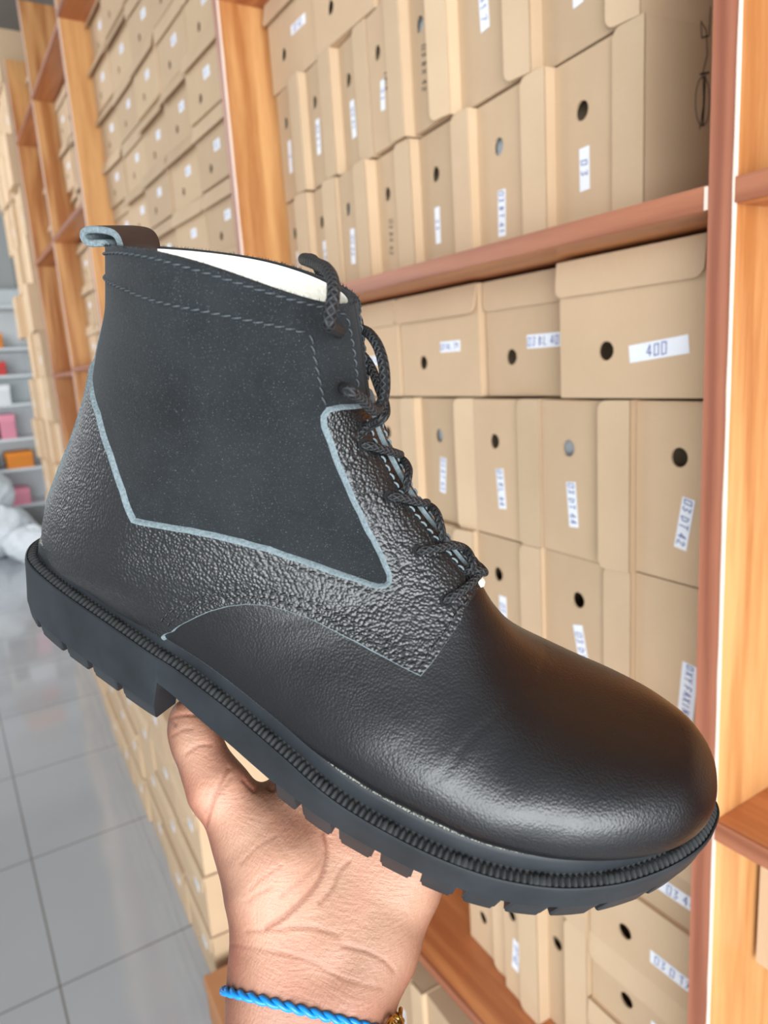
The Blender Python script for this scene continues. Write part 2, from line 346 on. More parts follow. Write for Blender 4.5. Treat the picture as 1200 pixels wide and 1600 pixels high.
# ---- second bay: flat boxes in five columns and eight rows, plus a few on end at its right
colsY = [3.045, 2.80, 2.535, 2.275, 2.025]
for ci in range(5):
    yl = colsY[ci]; yr_ = (colsY+[1.772])[ci+1]
    for ri in range(7):
        z = H0+.157+ri*.1675
        if ci == 4 and ri == 4: pass
        shoe_box((yl+yr_)/2+rb.uniform(-.004, .004), z, .722+rb.uniform(-.008, .012), yl-yr_-.006, .1605, False,
            'flat kraft box, %s column from left, %s row up in the small-label unit' % (ORD[ci], ORD[ri]), text=rb.choice(['03', '40', '3 4', '41']), sticker=(.040, .024),
            spos=(.60, .52), hole=(.36, .34), rot=rb.uniform(.0, .05), open_=rb.choice([.004, .010, .018]), tilt=0, group='flat boxes in the small-label unit')
for ri, z in enumerate([.157, .372, .587, .802, 1.017]):
    shoe_box(1.690, H0+z, .715, .213, .150, True, 'kraft box on end right of the small-label columns, %s from the shelf up' % ORD[ri], text='03 BT 40', sticker=(.07, .018), spos=(.35, .5), hole=(.7, .5), rot=-.03, group='boxes stood on end beside the small-label columns')
def fill(y0, y1, z0, z1, n, rows, name, grp, xf=.722, standing=False, jit=.012):
    w = (y1-y0)/n; h = (z1-z0)/rows
    for i in range(n):
        for j in range(rows):
            lab = '%s box, %s from right, %s row up %s' % ('upright' if standing else 'flat', ORD[i], ORD[j], name)
            W_, H_ = (h-.004, w-.004) if standing else (w-.006, h-.007)
            shoe_box(y0+w*(i+.5), z0+j*h+.001, xf+rb.uniform(-jit, jit), W_, H_, standing, lab, text=rb.choice(['03', '40', '3 4']), sticker=(.040, .022), spos=(.62, .5), hole=(.36, .4), rot=rb.uniform(-.03, .06), open_=rb.choice([.004, .012]), group=grp)
fill(Y1+.04, Y2-.01, H0-.483, H0+.13, 6, 3, 'in the cell behind the boot heel', 'boxes behind the heel')
fill(Y1+.04, Y2-.01, H0-1.098, H0-.51, 6, 3, 'in the low cell behind the thumb', 'boxes behind the thumb', xf=.70)
fill(Y2+.04, Y3-.02, H0+.087, H0+.655, 4, 3, 'in the narrow unit beside the pull tab', 'boxes in the narrow unit')
fill(Y2+.04, Y3-.02, H0+.692, H0+1.28, 4, 3, 'in the top cell of the narrow unit', 'boxes in the narrow unit')
fill(Y3+.04, Y4-.02, H0+.682, H0+1.27, 3, 3, 'in the top cell of the farthest unit', 'boxes in the farthest unit')
fill(Y3+.04, Y4-.02, H0+1.302, H0+1.62, 3, 2, 'atop the farthest unit', 'boxes in the farthest unit')
fill(4.60, 5.42, 0, 3.38, 4, 13, 'in the tall carton pile', 'cartons in the tall pile', xf=.600, standing=True, jit=.03)
# floor stacks in front of the shelving
nfl = 11
for i in range(nfl):
    y = 1.66+i*.275; xf = .365+(y-1.5)*.055
    for j in range(4):
        shoe_box(y, j*.168+.001, xf+rb.uniform(-.006, .008), .262, .160, False, 'flat kraft box in the floor stacks, %s stack from us, %s layer' % (ORD[i], ['lowest', 'second', 'third', 'topmost'][j]),
            text=rb.choice(['03', '40']), sticker=(.040, .022), spos=(.62, .5), hole=(.36, .4), rot=-.055, L=.245 if True else .3, group='boxes on the floor along the shelving')
# the near right-hand unit holds one pale box low down
shoe_box(.285, H0-.70, .700, .205, .17, False, 'pale kraft box just below the right-hand shelf', sticker=None, rot=0)

e = empty('carton', (0, 0, 0), 'brown carton lying on the tiles nearest the hand, beside the floor stacks', 'box')
MB().box((0, 0, 0), (.25, .235, .115)).build('body', m_cardboard('brown_cardboard', (176, 122, 82)), e, bevel=.002); MB().box((-.003, -.003, .085), (.253, .238, .119)).build('lid', m_cardboard('brown_cardboard_lid', (182, 128, 88)), e, bevel=.002)
e.location = (.318, 1.245, .001); e.rotation_euler = (0, 0, -.05)
# ================================================================= far end of the shop
M['steel'] = flat('grey_painted_steel', sl((232, 238, 240)), .5)
def cm(name, c): 
    if name not in M: M[name] = flat(name, sl(c), .55)
    return M[name]
rack = empty('display_rack', (.2, 8.0, 0), 'grey steel display rack with goods at the far end of the shop', 'rack')
for zz in (.35, .72, 1.02, 1.36, 1.64, 1.90, 2.30): MB().box((-1.6, 0, zz-.025), (.75, .45, zz)).build('shelf', M['steel'], rack)
for xx in (-1.6, -.8, 0, .72): MB().box((xx, .4, 0), (xx+.035, .44, 2.5)).build('post', M['steel'], rack)
MB().box((-1.6, .445, 0), (.75, .46, 2.5)).build('back_sheet', M['steel'], rack)
goods = [(1.90, .62, .36, .14, 'orange_card', (236, 140, 36), 'orange'), (1.64, .50, .22, .17, 'brown_card', (150, 120, 92), 'dull brown'), (1.64, .71, .16, .13, 'red_card', (214, 64, 58), 'red'),
 (1.36, .46, .14, .17, 'white_card', (236, 238, 240), 'white'), (1.36, .66, .26, .19, 'white_card', (236, 238, 240), 'wide white'), (1.02, .50, .24, .20, 'taupe_card', (156, 126, 106), 'taupe'), (1.02, .72, .14, .24, 'pink_card', (236, 150, 170), 'pink'),
 (.72, .46, .24, .14, 'blue_card', (60, 168, 212), 'sky blue'), (.72, .78, .24, .16, 'orange_card', (236, 140, 36), 'low orange'), (.35, .40, .28, .18, 'darkred_card', (140, 44, 48), 'dark red'),
 (.35, .72, .2, .16, 'pink_card', (236, 150, 170), 'low pink'), (.0, .60, .26, .22, 'orange_card', (236, 140, 36), 'bottom orange')]
for z_, xc, w_, h_, mn, col_, word in goods:
    e_ = empty('goods_box', (xc-.1, 8.0, z_), '%s carton on the far display rack' % word, 'box', 'goods on the far rack')
    MB().box((-w_/2, .02, 0), (w_/2, .36, h_*.72)).build('body', cm(mn, col_), e_, bevel=.004); MB().box((-w_/2-.004, .014, h_*.7), (w_/2+.004, .366, h_)).build('lid', cm(mn+'_lid', tuple(min(255, int(c_*1.06)) for c_ in col_)), e_, bevel=.004)
rg = random.Random(5); words = ['grey', 'teal', 'rust', 'cream', 'mauve', 'navy', 'white', 'tan']; wc = [(150, 155, 158), (80, 150, 150), (190, 96, 66), (226, 214, 190), (176, 140, 160), (60, 70, 104), (230, 232, 232), (190, 160, 120)]
for lev, z_ in enumerate((0, .35, .72, 1.02, 1.36)):
    for q_ in range(4, 6):
        a_ = (q_*3+lev*5) % 8; w_ = rg.uniform(.16, .26); h_ = rg.uniform(.12, .22)
        e_ = empty('goods_box', (-1.3+q_*.29+.2, 8.0, z_), '%s carton on the %s level of the far rack, %s' % (words[a_], ORD[lev], 'right of the pair' if q_ == 5 else 'left of the pair'), 'box', 'goods on the far rack')
        MB().box((-w_/2, .02, 0), (w_/2, .36, h_*.72)).build('body', cm(words[a_]+'_carton', wc[a_]), e_, bevel=.004); MB().box((-w_/2-.004, .014, h_*.7), (w_/2+.004, .366, h_)).build('lid', cm(words[a_]+'_carton_lid', wc[a_]), e_, bevel=.004)
k = NT('white_plastic_bag'); k.set('Base Color', sl((232, 238, 242))); k.set('Roughness', .35); k.set('Normal', k.bump(k.noise(k.coord('Object'), 14, 5, .65), .8, .03)); M['bag'] = k.m
for i, (bx, by, bz, r_) in enumerate([(.36, 7.35, 0, .30), (-.32, 7.1, 0, .28), (.55, 6.9, 0, .20), (.30, 7.45, .42, .24)]):
    n1, n2 = 28, 40; rg = np.random.RandomState(i); ph = rg.rand(6)*6
    G = np.zeros((n1, n2, 3))
    for a in range(n1):
        for b in range(n2):
            th = math.pi*a/(n1-1); p_ = 2*math.pi*b/n2
            rr_ = r_*(1+.10*math.sin(3*p_+ph[0]+2*th)+.07*math.sin(5*p_+ph[1])*math.sin(4*th+ph[2])+.04*math.sin(9*p_+7*th+ph[3]))
            G[a, b] = (rr_*math.sin(th)*math.cos(p_), rr_*math.sin(th)*math.sin(p_)*.8, r_*.75+rr_*.78*math.cos(th))
    G[..., 2] = np.maximum(G[..., 2], 0)
    o = MB().grid(G, closed_v=True).build('plastic_bag', M['bag'], smooth=True); o.location = (bx, by, bz)
    tag(o, ['stuffed white plastic bag in front of the far rack', 'white plastic bag farthest left on the floor', 'small white plastic bag beside the tall carton pile', 'white plastic bag lying on top of the others'][i], 'bag', 'white bags at the far end')
# ---------------------------------------------------------------- boot upper surface (boot frame, mm)
def pchip(xs, ys, x):
    xs=np.asarray(xs,float); ys=np.asarray(ys,float); x=np.asarray(x,float)
    h=np.diff(xs); d=np.diff(ys)/h; m=np.zeros_like(ys)
    for k in range(1,len(xs)-1):
        if d[k-1]*d[k]>0:
            w1=2*h[k]+h[k-1]; w2=h[k]+2*h[k-1]; m[k]=(w1+w2)/(w1/d[k-1]+w2/d[k])
    m[0]=d[0]; m[-1]=d[-1]
    i=np.clip(np.searchsorted(xs,x)-1,0,len(xs)-2); s=np.clip((x-xs[i])/h[i],0,1)
    return ((1+2*s)*(1-s)**2*ys[i]+s*(1-s)**2*h[i]*m[i]+s*s*(3-2*s)*ys[i+1]+s*s*(s-1)*h[i]*m[i+1])
RINGS=[(0,26,180,125,183),(.08,26,160,131,168),(.16,22,137,137,151),(.22,19,118,144,139),(.28,12.5,95,151.5,130),(.33,4.5,73,158,123),
(.38,-1.5,52,165,117),(.40,-2,44,168,114.5),(.46,20,43,177,108.5),(.54,60,43,187,102),(.62,100,42,197,95.5),(.70,140,39,208,85),
(.77,175,35,221,75.5),(.83,210,33,237,69),(.88,240,33,256,66.5),(.92,265,34.5,275,66),(.95,282,36,288,65),(.97,292,38,298,59.5),
(.985,300,39.5,303.6,52.5),(1,306,41,307,42)]
FLAT=[(-2,4),(2,13),(8,20),(19,26),(41,31.5),(60,36.5),(76,39),(88,41.5),(107,45),(140,53),(168,60),(197,63.5),(222,64),(248,59.5),(279,46),(298,29),(303,18),(306,6)]
FMED=[(-2,4),(1,-6),(7,-13),(19,-20),(41,-25),(60,-27),(90,-26),(120,-25),(150,-28),(180,-33),(210,-37),(240,-36),(265,-30),(285,-18),(298,-6),(303,1),(306,6)]
def boot_surface(nt=361,nv=241):
    tt=np.linspace(0,1,nt)**1.0
    A=np.array(RINGS); T=A[:,0]
    # denser near the toe
    tt=1-(1-tt)**1.15
    Kx,Kz,Fx,Fz=[pchip(T,A[:,k],tt) for k in (1,2,3,4)]
    yr=pchip([0,.3,.45,.7,.85,1],[3,4,6,10,11,6],tt)
    foot=tt>=.40
    fl=np.array(FLAT); fm=np.array(FMED)
    vv=np.linspace(0,2,nv)
    P=np.zeros((nt,nv,3))
    for side in (0,1):
        tab=fl if side==0 else fm
        yb=np.where(foot,np.abs(pchip(tab[:,0],tab[:,1],Kx)-yr*np.where(Kx>-5,1,1)),0)
        yb=np.where(tt<=.4,0,np.abs(pchip(tab[:,0],tab[:,1],Kx)-yr)); 
        sm=np.clip((tt-.40)/.05,0,1); yb=yb*sm**.5
        m0=pchip([0,.1,.25,.4,.5,.6,.7,1],[34,34,35,38,41,42,44,44] if side==0 else [34,34,34,33,34,34,34,34],tt)
        mf=yb*1.03+1.0
        w=np.clip((tt-.40)/.28,0,1); w=w*w*(3-2*w)
        m=m0*(1-w)+mf*w
        m=np.maximum(m,yb+.3)
        m=np.where(tt>.68,mf*np.clip((1-tt)/.004,0,1)**.5,m)
        am=pchip([0,.3,.4,.5,.65,1],[.5,.46,.40,.30,.22,.2],tt)
        p=pchip([0,.3,.45,.7,.86,1],[2.1,2.1,1.9,1.9,2.15,2.3],tt)
        sel=(vv<=1) if side==0 else (vv>1)
        u=vv[sel] if side==0 else 2-vv[sel]
        a=(1-np.cos(np.pi*u))/2
        a=a[None,:]; AM=am[:,None]; PP=p[:,None]; M=m[:,None]; YB=np.minimum(yb[:,None],M*.999)
        k=1-(YB/np.maximum(M,1e-6))**PP
        s=np.clip((AM-a)/AM,0,1); r=np.clip((a-AM)/(1-AM),0,1)
        PB=pchip([0,.1,.3,.42,.5,1],[1.6,1.5,1.45,1.6,1.9,2.1],tt)[:,None]; k=1-(YB/np.maximum(M,1e-6))**PB
        y=np.where(a<AM,M*np.clip(1-k*s**PB,0,1)**(1/PB),M*np.clip(1-r**PP,0,1)**(1/PP))
        sg=1 if side==0 else -1
        P[:,sel,0]=Kx[:,None]+(Fx-Kx)[:,None]*a
        P[:,sel,2]=Kz[:,None]+(Fz-Kz)[:,None]*a
        # collar sits a little higher at the sides
        P[:,sel,2]+=(np.clip(1-tt/.16,0,1)**2*(7.5 if side==0 else 2.5))[:,None]*np.sin(np.pi*a)
        P[:,sel,1]=yr[:,None]+sg*y
    wt=np.exp(-((tt-.405)/.03)**2)[1:-1,None,None]*.5
    for _ in range(40): P[1:-1]=P[1:-1]*(1-wt)+wt*.5*(P[2:]+P[:-2])
    du=np.gradient(P,axis=1); dt=np.gradient(P,axis=0)
    n=np.cross(dt,du); L=np.linalg.norm(n,axis=2,keepdims=True); n=n/np.maximum(L,1e-9)
    # outward
    c=P.mean(axis=1,keepdims=True); sgn=np.sign(np.sum(n*(P-c),axis=2).mean()); n*=sgn
    return tt,vv,P/1000,n
def interp_surf(G,tt,vv,t,v,off=0.0):
    t=np.clip(np.asarray(t,float),0,1); v=np.clip(np.asarray(v,float),0,2)
    fi=np.interp(t,tt,np.arange(len(tt))); fj=v/2*(len(vv)-1)
    i=np.clip(fi.astype(int),0,len(tt)-2); j=np.clip(fj.astype(int),0,len(vv)-2); a=(fi-i)[:,None]; b=(fj-j)[:,None]
    return (G[i,j]*(1-a)*(1-b)+G[i+1,j]*a*(1-b)+G[i,j+1]*(1-a)*b+G[i+1,j+1]*a*b)
# ================================================================= the boot
boot = bpy.data.objects.new('boot', None); COL.objects.link(boot); boot.empty_display_size = .05
BW = Matrix(((0.617439, -0.781845, 0.086524, 0.04163), (-0.71425, -0.603318, -0.354759, 0.38557), (-0.329568, -0.157242, 0.930946, 1.39318), (0, 0, 0, 1)))
BW[2][3] = 1.5-0.10682
boot.matrix_world = BW
tag(boot, 'black suede and pebbled leather lace-up boot with lugged sole, held up in the hand', 'boot')

def leather(name, col, scale, dist, rough, wr=None, spec=.5, strength=.6):
    k = NT(name); v = k.coord('Object')
    dv = k.n('ShaderNodeVectorMath', {0: v, 1: k.n('ShaderNodeVectorMath', {0: k.n('ShaderNodeTexNoise', {'Vector': v, 'Scale': 55, 'Detail': 2}).outputs[1], 1: (.0035, .0035, .0035)}, operation='MULTIPLY').outputs[0]}, operation='ADD').outputs[0]
    vor = k.n('ShaderNodeTexVoronoi', {'Vector': dv, 'Scale': scale, 'Smoothness': .35}, feature='SMOOTH_F1').outputs[0]
    amp = k.math('MULTIPLY_ADD', k.noise(v, 26, 2), 1.0, .5)
    h = k.math('MULTIPLY', k.math('SUBTRACT', 1.0, vor), amp)
    nrm = k.bump(h, strength, dist)
    if wr:
        for (sc, rot, st, ds) in wr:
            w = k.noise(k.coord('Object', sc, rot), 1, 3, .6)
            nrm = k.bump(k.math('ABSOLUTE', k.math('SUBTRACT', w, .5)), st, ds, nrm)
    k.set('Base Color', k.mix(k.noise(v, 18, 3), col, tuple(x*1.35 for x in col[:3])+(1,)))
    k.set('Roughness', k.math('MULTIPLY_ADD', k.noise(v, 60, 3), .16, rough)); k.set('Specular IOR Level', spec); k.set('Normal', nrm); return k.m
M['grain'] = leather('black_pebbled_leather', sl((15, 16, 17)), 800, .0005, .30, [((30, 60, 110), (0, .5, 0), .5, .0012)], .7, .8)
M['vamp'] = leather('black_smooth_leather', sl((10, 10, 12)), 1100, .00018, .27, [((30, 30, 170), (0, -.25, 0), .18, .0009)], .62, .5)
M['edge'] = None
k = NT('raw_blue_grey_leather_edge'); n_ = k.noise(k.coord('Object'), 900, 3); k.set('Base Color', k.mix(n_, sl((58, 68, 72)), sl((134, 148, 152)))); k.set('Roughness', .95); k.set('Normal', k.bump(n_, .8, .0006)); M['edge'] = k.m
k = NT('charcoal_suede'); v = k.coord('Object'); nap = k.noise(v, 1500, 2); mo = k.noise(v, 34, 4, .6)
c_ = k.ramp(mo, [(.3, sl((13, 14, 15))), (.72, sl((32, 35, 37)))]); c_ = k.mix(k.math('MULTIPLY', nap, .55), c_, sl((44, 48, 51)))
sp = k.n('ShaderNodeMath', {0: k.noise(v, 2600, 0), 1: .76}, operation='GREATER_THAN').outputs[0]; c_ = k.mix(k.math('MULTIPLY', sp, .28), c_, sl((120, 130, 136)))
k.set('Base Color', c_); k.set('Roughness', .95); k.set('Specular IOR Level', .2); k.set('Sheen Weight', .07); k.set('Sheen Roughness', .5); k.set('Normal', k.bump(k.noise(v, 1100, 4, .7), .55, .0006)); M['suede'] = k.m
k = NT('off_white_felt_lining'); n_ = k.noise(k.coord('Object'), 500, 4); k.set('Base Color', k.mix(n_, sl((236, 232, 216)), sl((252, 250, 240)))); k.set('Roughness', .95); k.set('Normal', k.bump(n_, .5, .0008)); M['lining'] = k.m
k = NT('black_rubber'); v = k.coord('Object'); n_ = k.noise(v, 40, 5); k.set('Base Color', k.ramp(n_, [(.3, sl((24, 28, 31))), (.75, sl((37, 42, 46)))])); k.set('Roughness', k.math('MULTIPLY_ADD', n_, .2, .42)); k.set('Specular IOR Level', .35); k.set('Normal', k.bump(k.noise(v, 700, 3), .12, .0003)); M['rubber'] = k.m
k = NT('matt_black_welt_rubber'); v = k.coord('Object'); n_ = k.noise(v, 500, 4); k.set('Base Color', k.mix(n_, sl((12, 13, 14)), sl((44, 46, 47)))); k.set('Roughness', .75); k.set('Normal', k.bump(n_, .4, .0004)); M['welt'] = k.m
k = NT('grey_dusty_seam_fibre'); n_ = k.noise(k.coord('Object'), 1400, 3); k.set('Base Color', k.ramp(n_, [(.42, sl((30, 31, 31))), (.62, sl((150, 150, 140)))])); k.set('Roughness', 1.0); k.set('Normal', k.bump(n_, 1.0, .001)); M['fibre'] = k.m
M['thread'] = flat('dark_grey_thread', sl((54, 60, 64)), .6); M['threadk'] = flat('black_thread', sl((26, 28, 30)), .5)
M['hole'] = flat('black_hole', sl((8, 8, 9)), .9)
M['dark_in'] = flat('dark_insole', sl((60, 58, 54)), .9)

TT, VV, SP, SN = boot_surface()
def srf(t, v, off=0.0):
    t = np.atleast_1d(t); v = np.atleast_1d(v); p = interp_surf(SP, TT, VV, t, v); n = interp_surf(SN, TT, VV, t, v)
    n = n/np.maximum(np.linalg.norm(n, axis=1, keepdims=True), 1e-9); return p+n*(np.asarray(off, float).reshape(-1, 1) if np.ndim(off) else off), n
def dens(pl, step=.0014, closed=False):
    pl = [tuple(p) for p in pl]; out = []
    q = pl+[pl[0]] if closed else pl
    for a, b in zip(q[:-1], q[1:]):
        pa = srf(a[0], a[1])[0][0]; pb = srf(b[0], b[1])[0][0]; n = max(1, int(math.ceil(max(np.linalg.norm(pb-pa), abs(a[0]-b[0])*.30, abs(a[1]-b[1])*.05)/step)))
        for i in range(n): out.append([a[k_]+(b[k_]-a[k_])*i/n for k_ in range(len(a))])
    if not closed: out.append(list(q[-1]))
    return out
def catmull(pl, n=6):
    P = [np.array(p, float) for p in pl]; P = [2*P[0]-P[1]]+P+[2*P[-1]-P[-2]]; o = []
    for i in range(1, len(P)-2):
        for j in range(n):
            s = j/n; a, b, c, d = P[i-1:i+3]; o.append(.5*((2*b)+(-a+c)*s+(2*a-5*b+4*c-d)*s*s+(-a+3*b-3*c+d)*s**3))
    o.append(P[-2]); return [tuple(x) for x in o]
def inside(poly, X, Y):
    x, y = poly[:, 0], poly[:, 1]; r = np.zeros(len(X), bool); j = len(poly)-1
    for i in range(len(poly)):
        c_ = ((y[i] > Y) != (y[j] > Y)) & (X < (x[j]-x[i])*(Y-y[i])/(y[j]-y[i]+1e-12)+x[i]); r ^= c_; j = i
    return r
def panel(name, poly, off, mats, parent, ow=.0014, low=0.0002, mirror=False, grid_step=2.0, label=None):
    """a leather piece on the boot: poly of (t, v[, edge width]); cut, laid at height off, with a raw edge running down to the layer below"""
    if mirror: poly = [(p[0], 2-p[1])+tuple(p[2:]) for p in poly]
    D = dens([tuple(p)+((ow,) if len(p) < 3 else ()) for p in poly], closed=True); D = np.array(D)
    q = D[:, :2]*np.array([450., 130.])
    keep = [0]
    for i in range(1, len(q)):
        if np.hypot(*(q[i]-q[keep[-1]])) > .35: keep.append(i)
    D = D[keep]; q = q[keep]; nb = len(q)
    gx = np.arange(q[:, 0].min(), q[:, 0].max(), grid_step); gy = np.arange(q[:, 1].min(), q[:, 1].max(), grid_step*.8)
    X, Y = np.meshgrid(gx, gy); X = X.ravel(); Y = Y.ravel()+.01; m = inside(q, X, Y); X = X[m]; Y = Y[m]
    dmin = np.full(len(X), 1e9)
    for i in range(0, nb): dmin = np.minimum(dmin, (X-q[i, 0])**2+(Y-q[i, 1])**2)
    m = dmin > .75**2; X = X[m]; Y = Y[m]
    vs = [Vector((a, b)) for a, b in q]+[Vector((a, b)) for a, b in zip(X, Y)]
    rv, re, rf, ov, oe, of = delaunay_2d_cdt(vs, [], [list(range(nb))], 1, 1e-5)
    rv = np.array([(p.x, p.y) for p in rv]); 
    P, N = srf(rv[:, 0]/450, rv[:, 1]/130, off)
    # orient faces outward
    f0 = [tuple(f_) for f_ in rf]; a = P[[f_[0] for f_ in f0]]; b = P[[f_[1] for f_ in f0]]; c_ = P[[f_[2] for f_ in f0]]
    nn = np.cross(b-a, c_-a); flip = np.sum(nn*N[[f_[0] for f_ in f0]], axis=1) < 0
    f0 = [f_[::-1] if fl_ else f_ for f_, fl_ in zip(f0, flip)]
    mb = MB(); mb.add(P, f0, 0)
    B, BN = srf(D[:, 0], D[:, 1], off); tg = np.roll(B, -1, 0)-np.roll(B, 1, 0); outw = np.cross(tg, BN); outw /= np.maximum(np.linalg.norm(outw, axis=1, keepdims=True), 1e-9)
    area2 = np.sum(q[:, 0]*np.roll(q[:, 1], -1)-np.roll(q[:, 0], -1)*q[:, 1])
    # pick the sign that points away from the piece
    test, _ = srf(D[:, 0], D[:, 1], off); cen = P.mean(0)
    k_ = len(B)//2
    def insid(sg):
        eps = 1e-3; cnt = 0
        p_, _n = srf((q[:, 0])/450, q[:, 1]/130, off)
        tq = np.roll(q, -1, 0)-np.roll(q, 1, 0); nq = np.stack([tq[:, 1], -tq[:, 0]], 1)*sg; nq /= np.maximum(np.linalg.norm(nq, axis=1, keepdims=True), 1e-9)
        tst = q+nq*.5; ins = inside(q, tst[:, 0], tst[:, 1]); p2, _n = srf(tst[:, 0]/450, tst[:, 1]/130, off)
        return ins, p2-p_
    ins, dv = insid(1); s3 = np.sign(np.sum(dv*outw, axis=1)); s3[s3 == 0] = 1; s3 = np.where(ins, -s3, s3); s3 = 1.0 if s3.mean() > 0 else -1.0
    outw *= s3; W = D[:, 2:3]
    r1 = B+outw*W*.45-BN*(off-low)*.12; r2 = B+outw*W-BN*(off-low)
    nb = len(B); G = np.stack([B, r1, r2], 0); o = len(mb.v)
    sg_f = s3*1.0
    fs = []
    for r in range(2):
        for i in range(nb):
            j = (i+1) % nb; qd = (r*nb+i, r*nb+j, (r+1)*nb+j, (r+1)*nb+i); fs.append(qd if s3 < 0 else qd[::-1])
    mb.add(G.reshape(-1, 3), fs, 1)
    ob = mb.build(name, mats, parent, smooth=True)
    ob.data.set_sharp_from_angle(angle=math.radians(50))
    if label: ob['label'] = label
    return ob
def stitch(name, pl, off, parent, mirror=False, mat='thread', L=.0029, gap=.0007, r=.00042, slant=.00035):
    if mirror: pl = [(a, 2-b) for a, b in pl]
    D = dens(catmull(pl, 8), .0004); P, N = srf([d[0] for d in D], [d[1] for d in D], off)
    s = np.r_[0, np.cumsum(np.linalg.norm(np.diff(P, axis=0), axis=1))]; mb = MB(); x = 0
    while x+L < s[-1]:
        ks = np.linspace(x, x+L, 5); pts = np.stack([np.interp(ks, s, P[:, i]) for i in range(3)], 1); nn = np.stack([np.interp(ks, s, N[:, i]) for i in range(3)], 1)
        tg = pts[-1]-pts[0]; tg /= np.linalg.norm(tg)+1e-9; sd = np.cross(tg, nn)
        prof = np.array([-.0004, .0002, .00035, .0002, -.0004])[:, None]; sl_ = np.linspace(-1, 1, 5)[:, None]*slant
        mb.tube(pts+nn*prof+sd*sl_, [r*.6, r, r*1.05, r, r*.6], 6, cap=True); x += L+gap
    return mb.build(name, M[mat], parent, smooth=True)

# --- seam lines, measured along (t) and around (v) the last
OV_TOP = [(.180, 0), (.190, .08), (.2053, .1754), (.2276, .2618), (.2688, .3483), (.3086, .4088), (.3461, .4506), (.3529, .4995), (.3608, .5467), (.3711, .5857), (.3846, .6219), (.4044, .6545), (.4342, .6722), (.4638, .6883), (.4987, .7029), (.5291, .7186), (.5400, .7290), (.5440, .7420), (.5357, .7627), (.5138, .7817), (.4641, .8058), (.4154, .826), (.357, .8338), (.308, .8328), (.2565, .8275), (.2145, .8275), (.1888, .8225), (.176, .826), (.1680, .8396), (.1663, .877), (.170, .94), (.172, .982)]
OV_BOT = [(.5951, 0.0), (.5860, .12), (.5771, .2191), (.5528, .3429), (.5362, .4188), (.5279, .4696), (.5273, .506), (.5344, .5317), (.5497, .5481), (.5723, .5564), (.5966, .5652), (.6208, .5753), (.6504, .5967), (.679, .6247), (.7044, .6548), (.6945, .7032), (.6785, .7635), (.6588, .8315), (.6411, .8709), (.632, .925), (.620, .982)]
EV = .982
poly = [(a, b, .0021) for a, b in OV_TOP]+[(.30, EV, .0008), (.45, EV, .0008), (.60, EV, .0008)]+[(a, b, .0006 if a < .69 and b < .62 else .0002) for a, b in OV_BOT[::-1]]+[(.52, 0, .0005), (.42, 0, .0005), (.40, 0, .0005), (.39, 0, .001), (.25, 0, .001)]
SU = [(0, 0), (0, .3), (0, .6), (0, .85), (0, EV), (.10, EV), (.20, EV), (.25, .975), (.33, .87), (.42, .86), (.50, .83), (.56, .79), (.575, .735), (.555, .690), (.50, .670), (.44, .64), (.405, .62), (.39, .57), (.375, .50), (.37, .42), (.33, .36), (.29, .30), (.25, .20), (.23, .12), (.22, 0), (.10, 0)]
VP = [(.57, 0), (.55, .2), (.53, .33), (.505, .44), (.50, .52), (.52, .57), (.60, .60), (.66, .62), (.68, .65), (.665, .70), (.64, .80), (.615, .88), (.606, .95), (.606, 1.0)]
vp = VP+[(a, 2-b) for a, b in VP[::-1][1:]]+[(.75, 2), (.9, 2), (.97, 2), (.9995, 2), (.9995, 1.5), (.9995, 1), (.9995, .5), (.9995, 0), (.97, 0), (.9, 0), (.75, 0)]
vo = panel('vamp', vp, .0012, [M['vamp'], M['edge']], boot, ow=.0005, grid_step=1.8, label='smooth black leather vamp and toe')
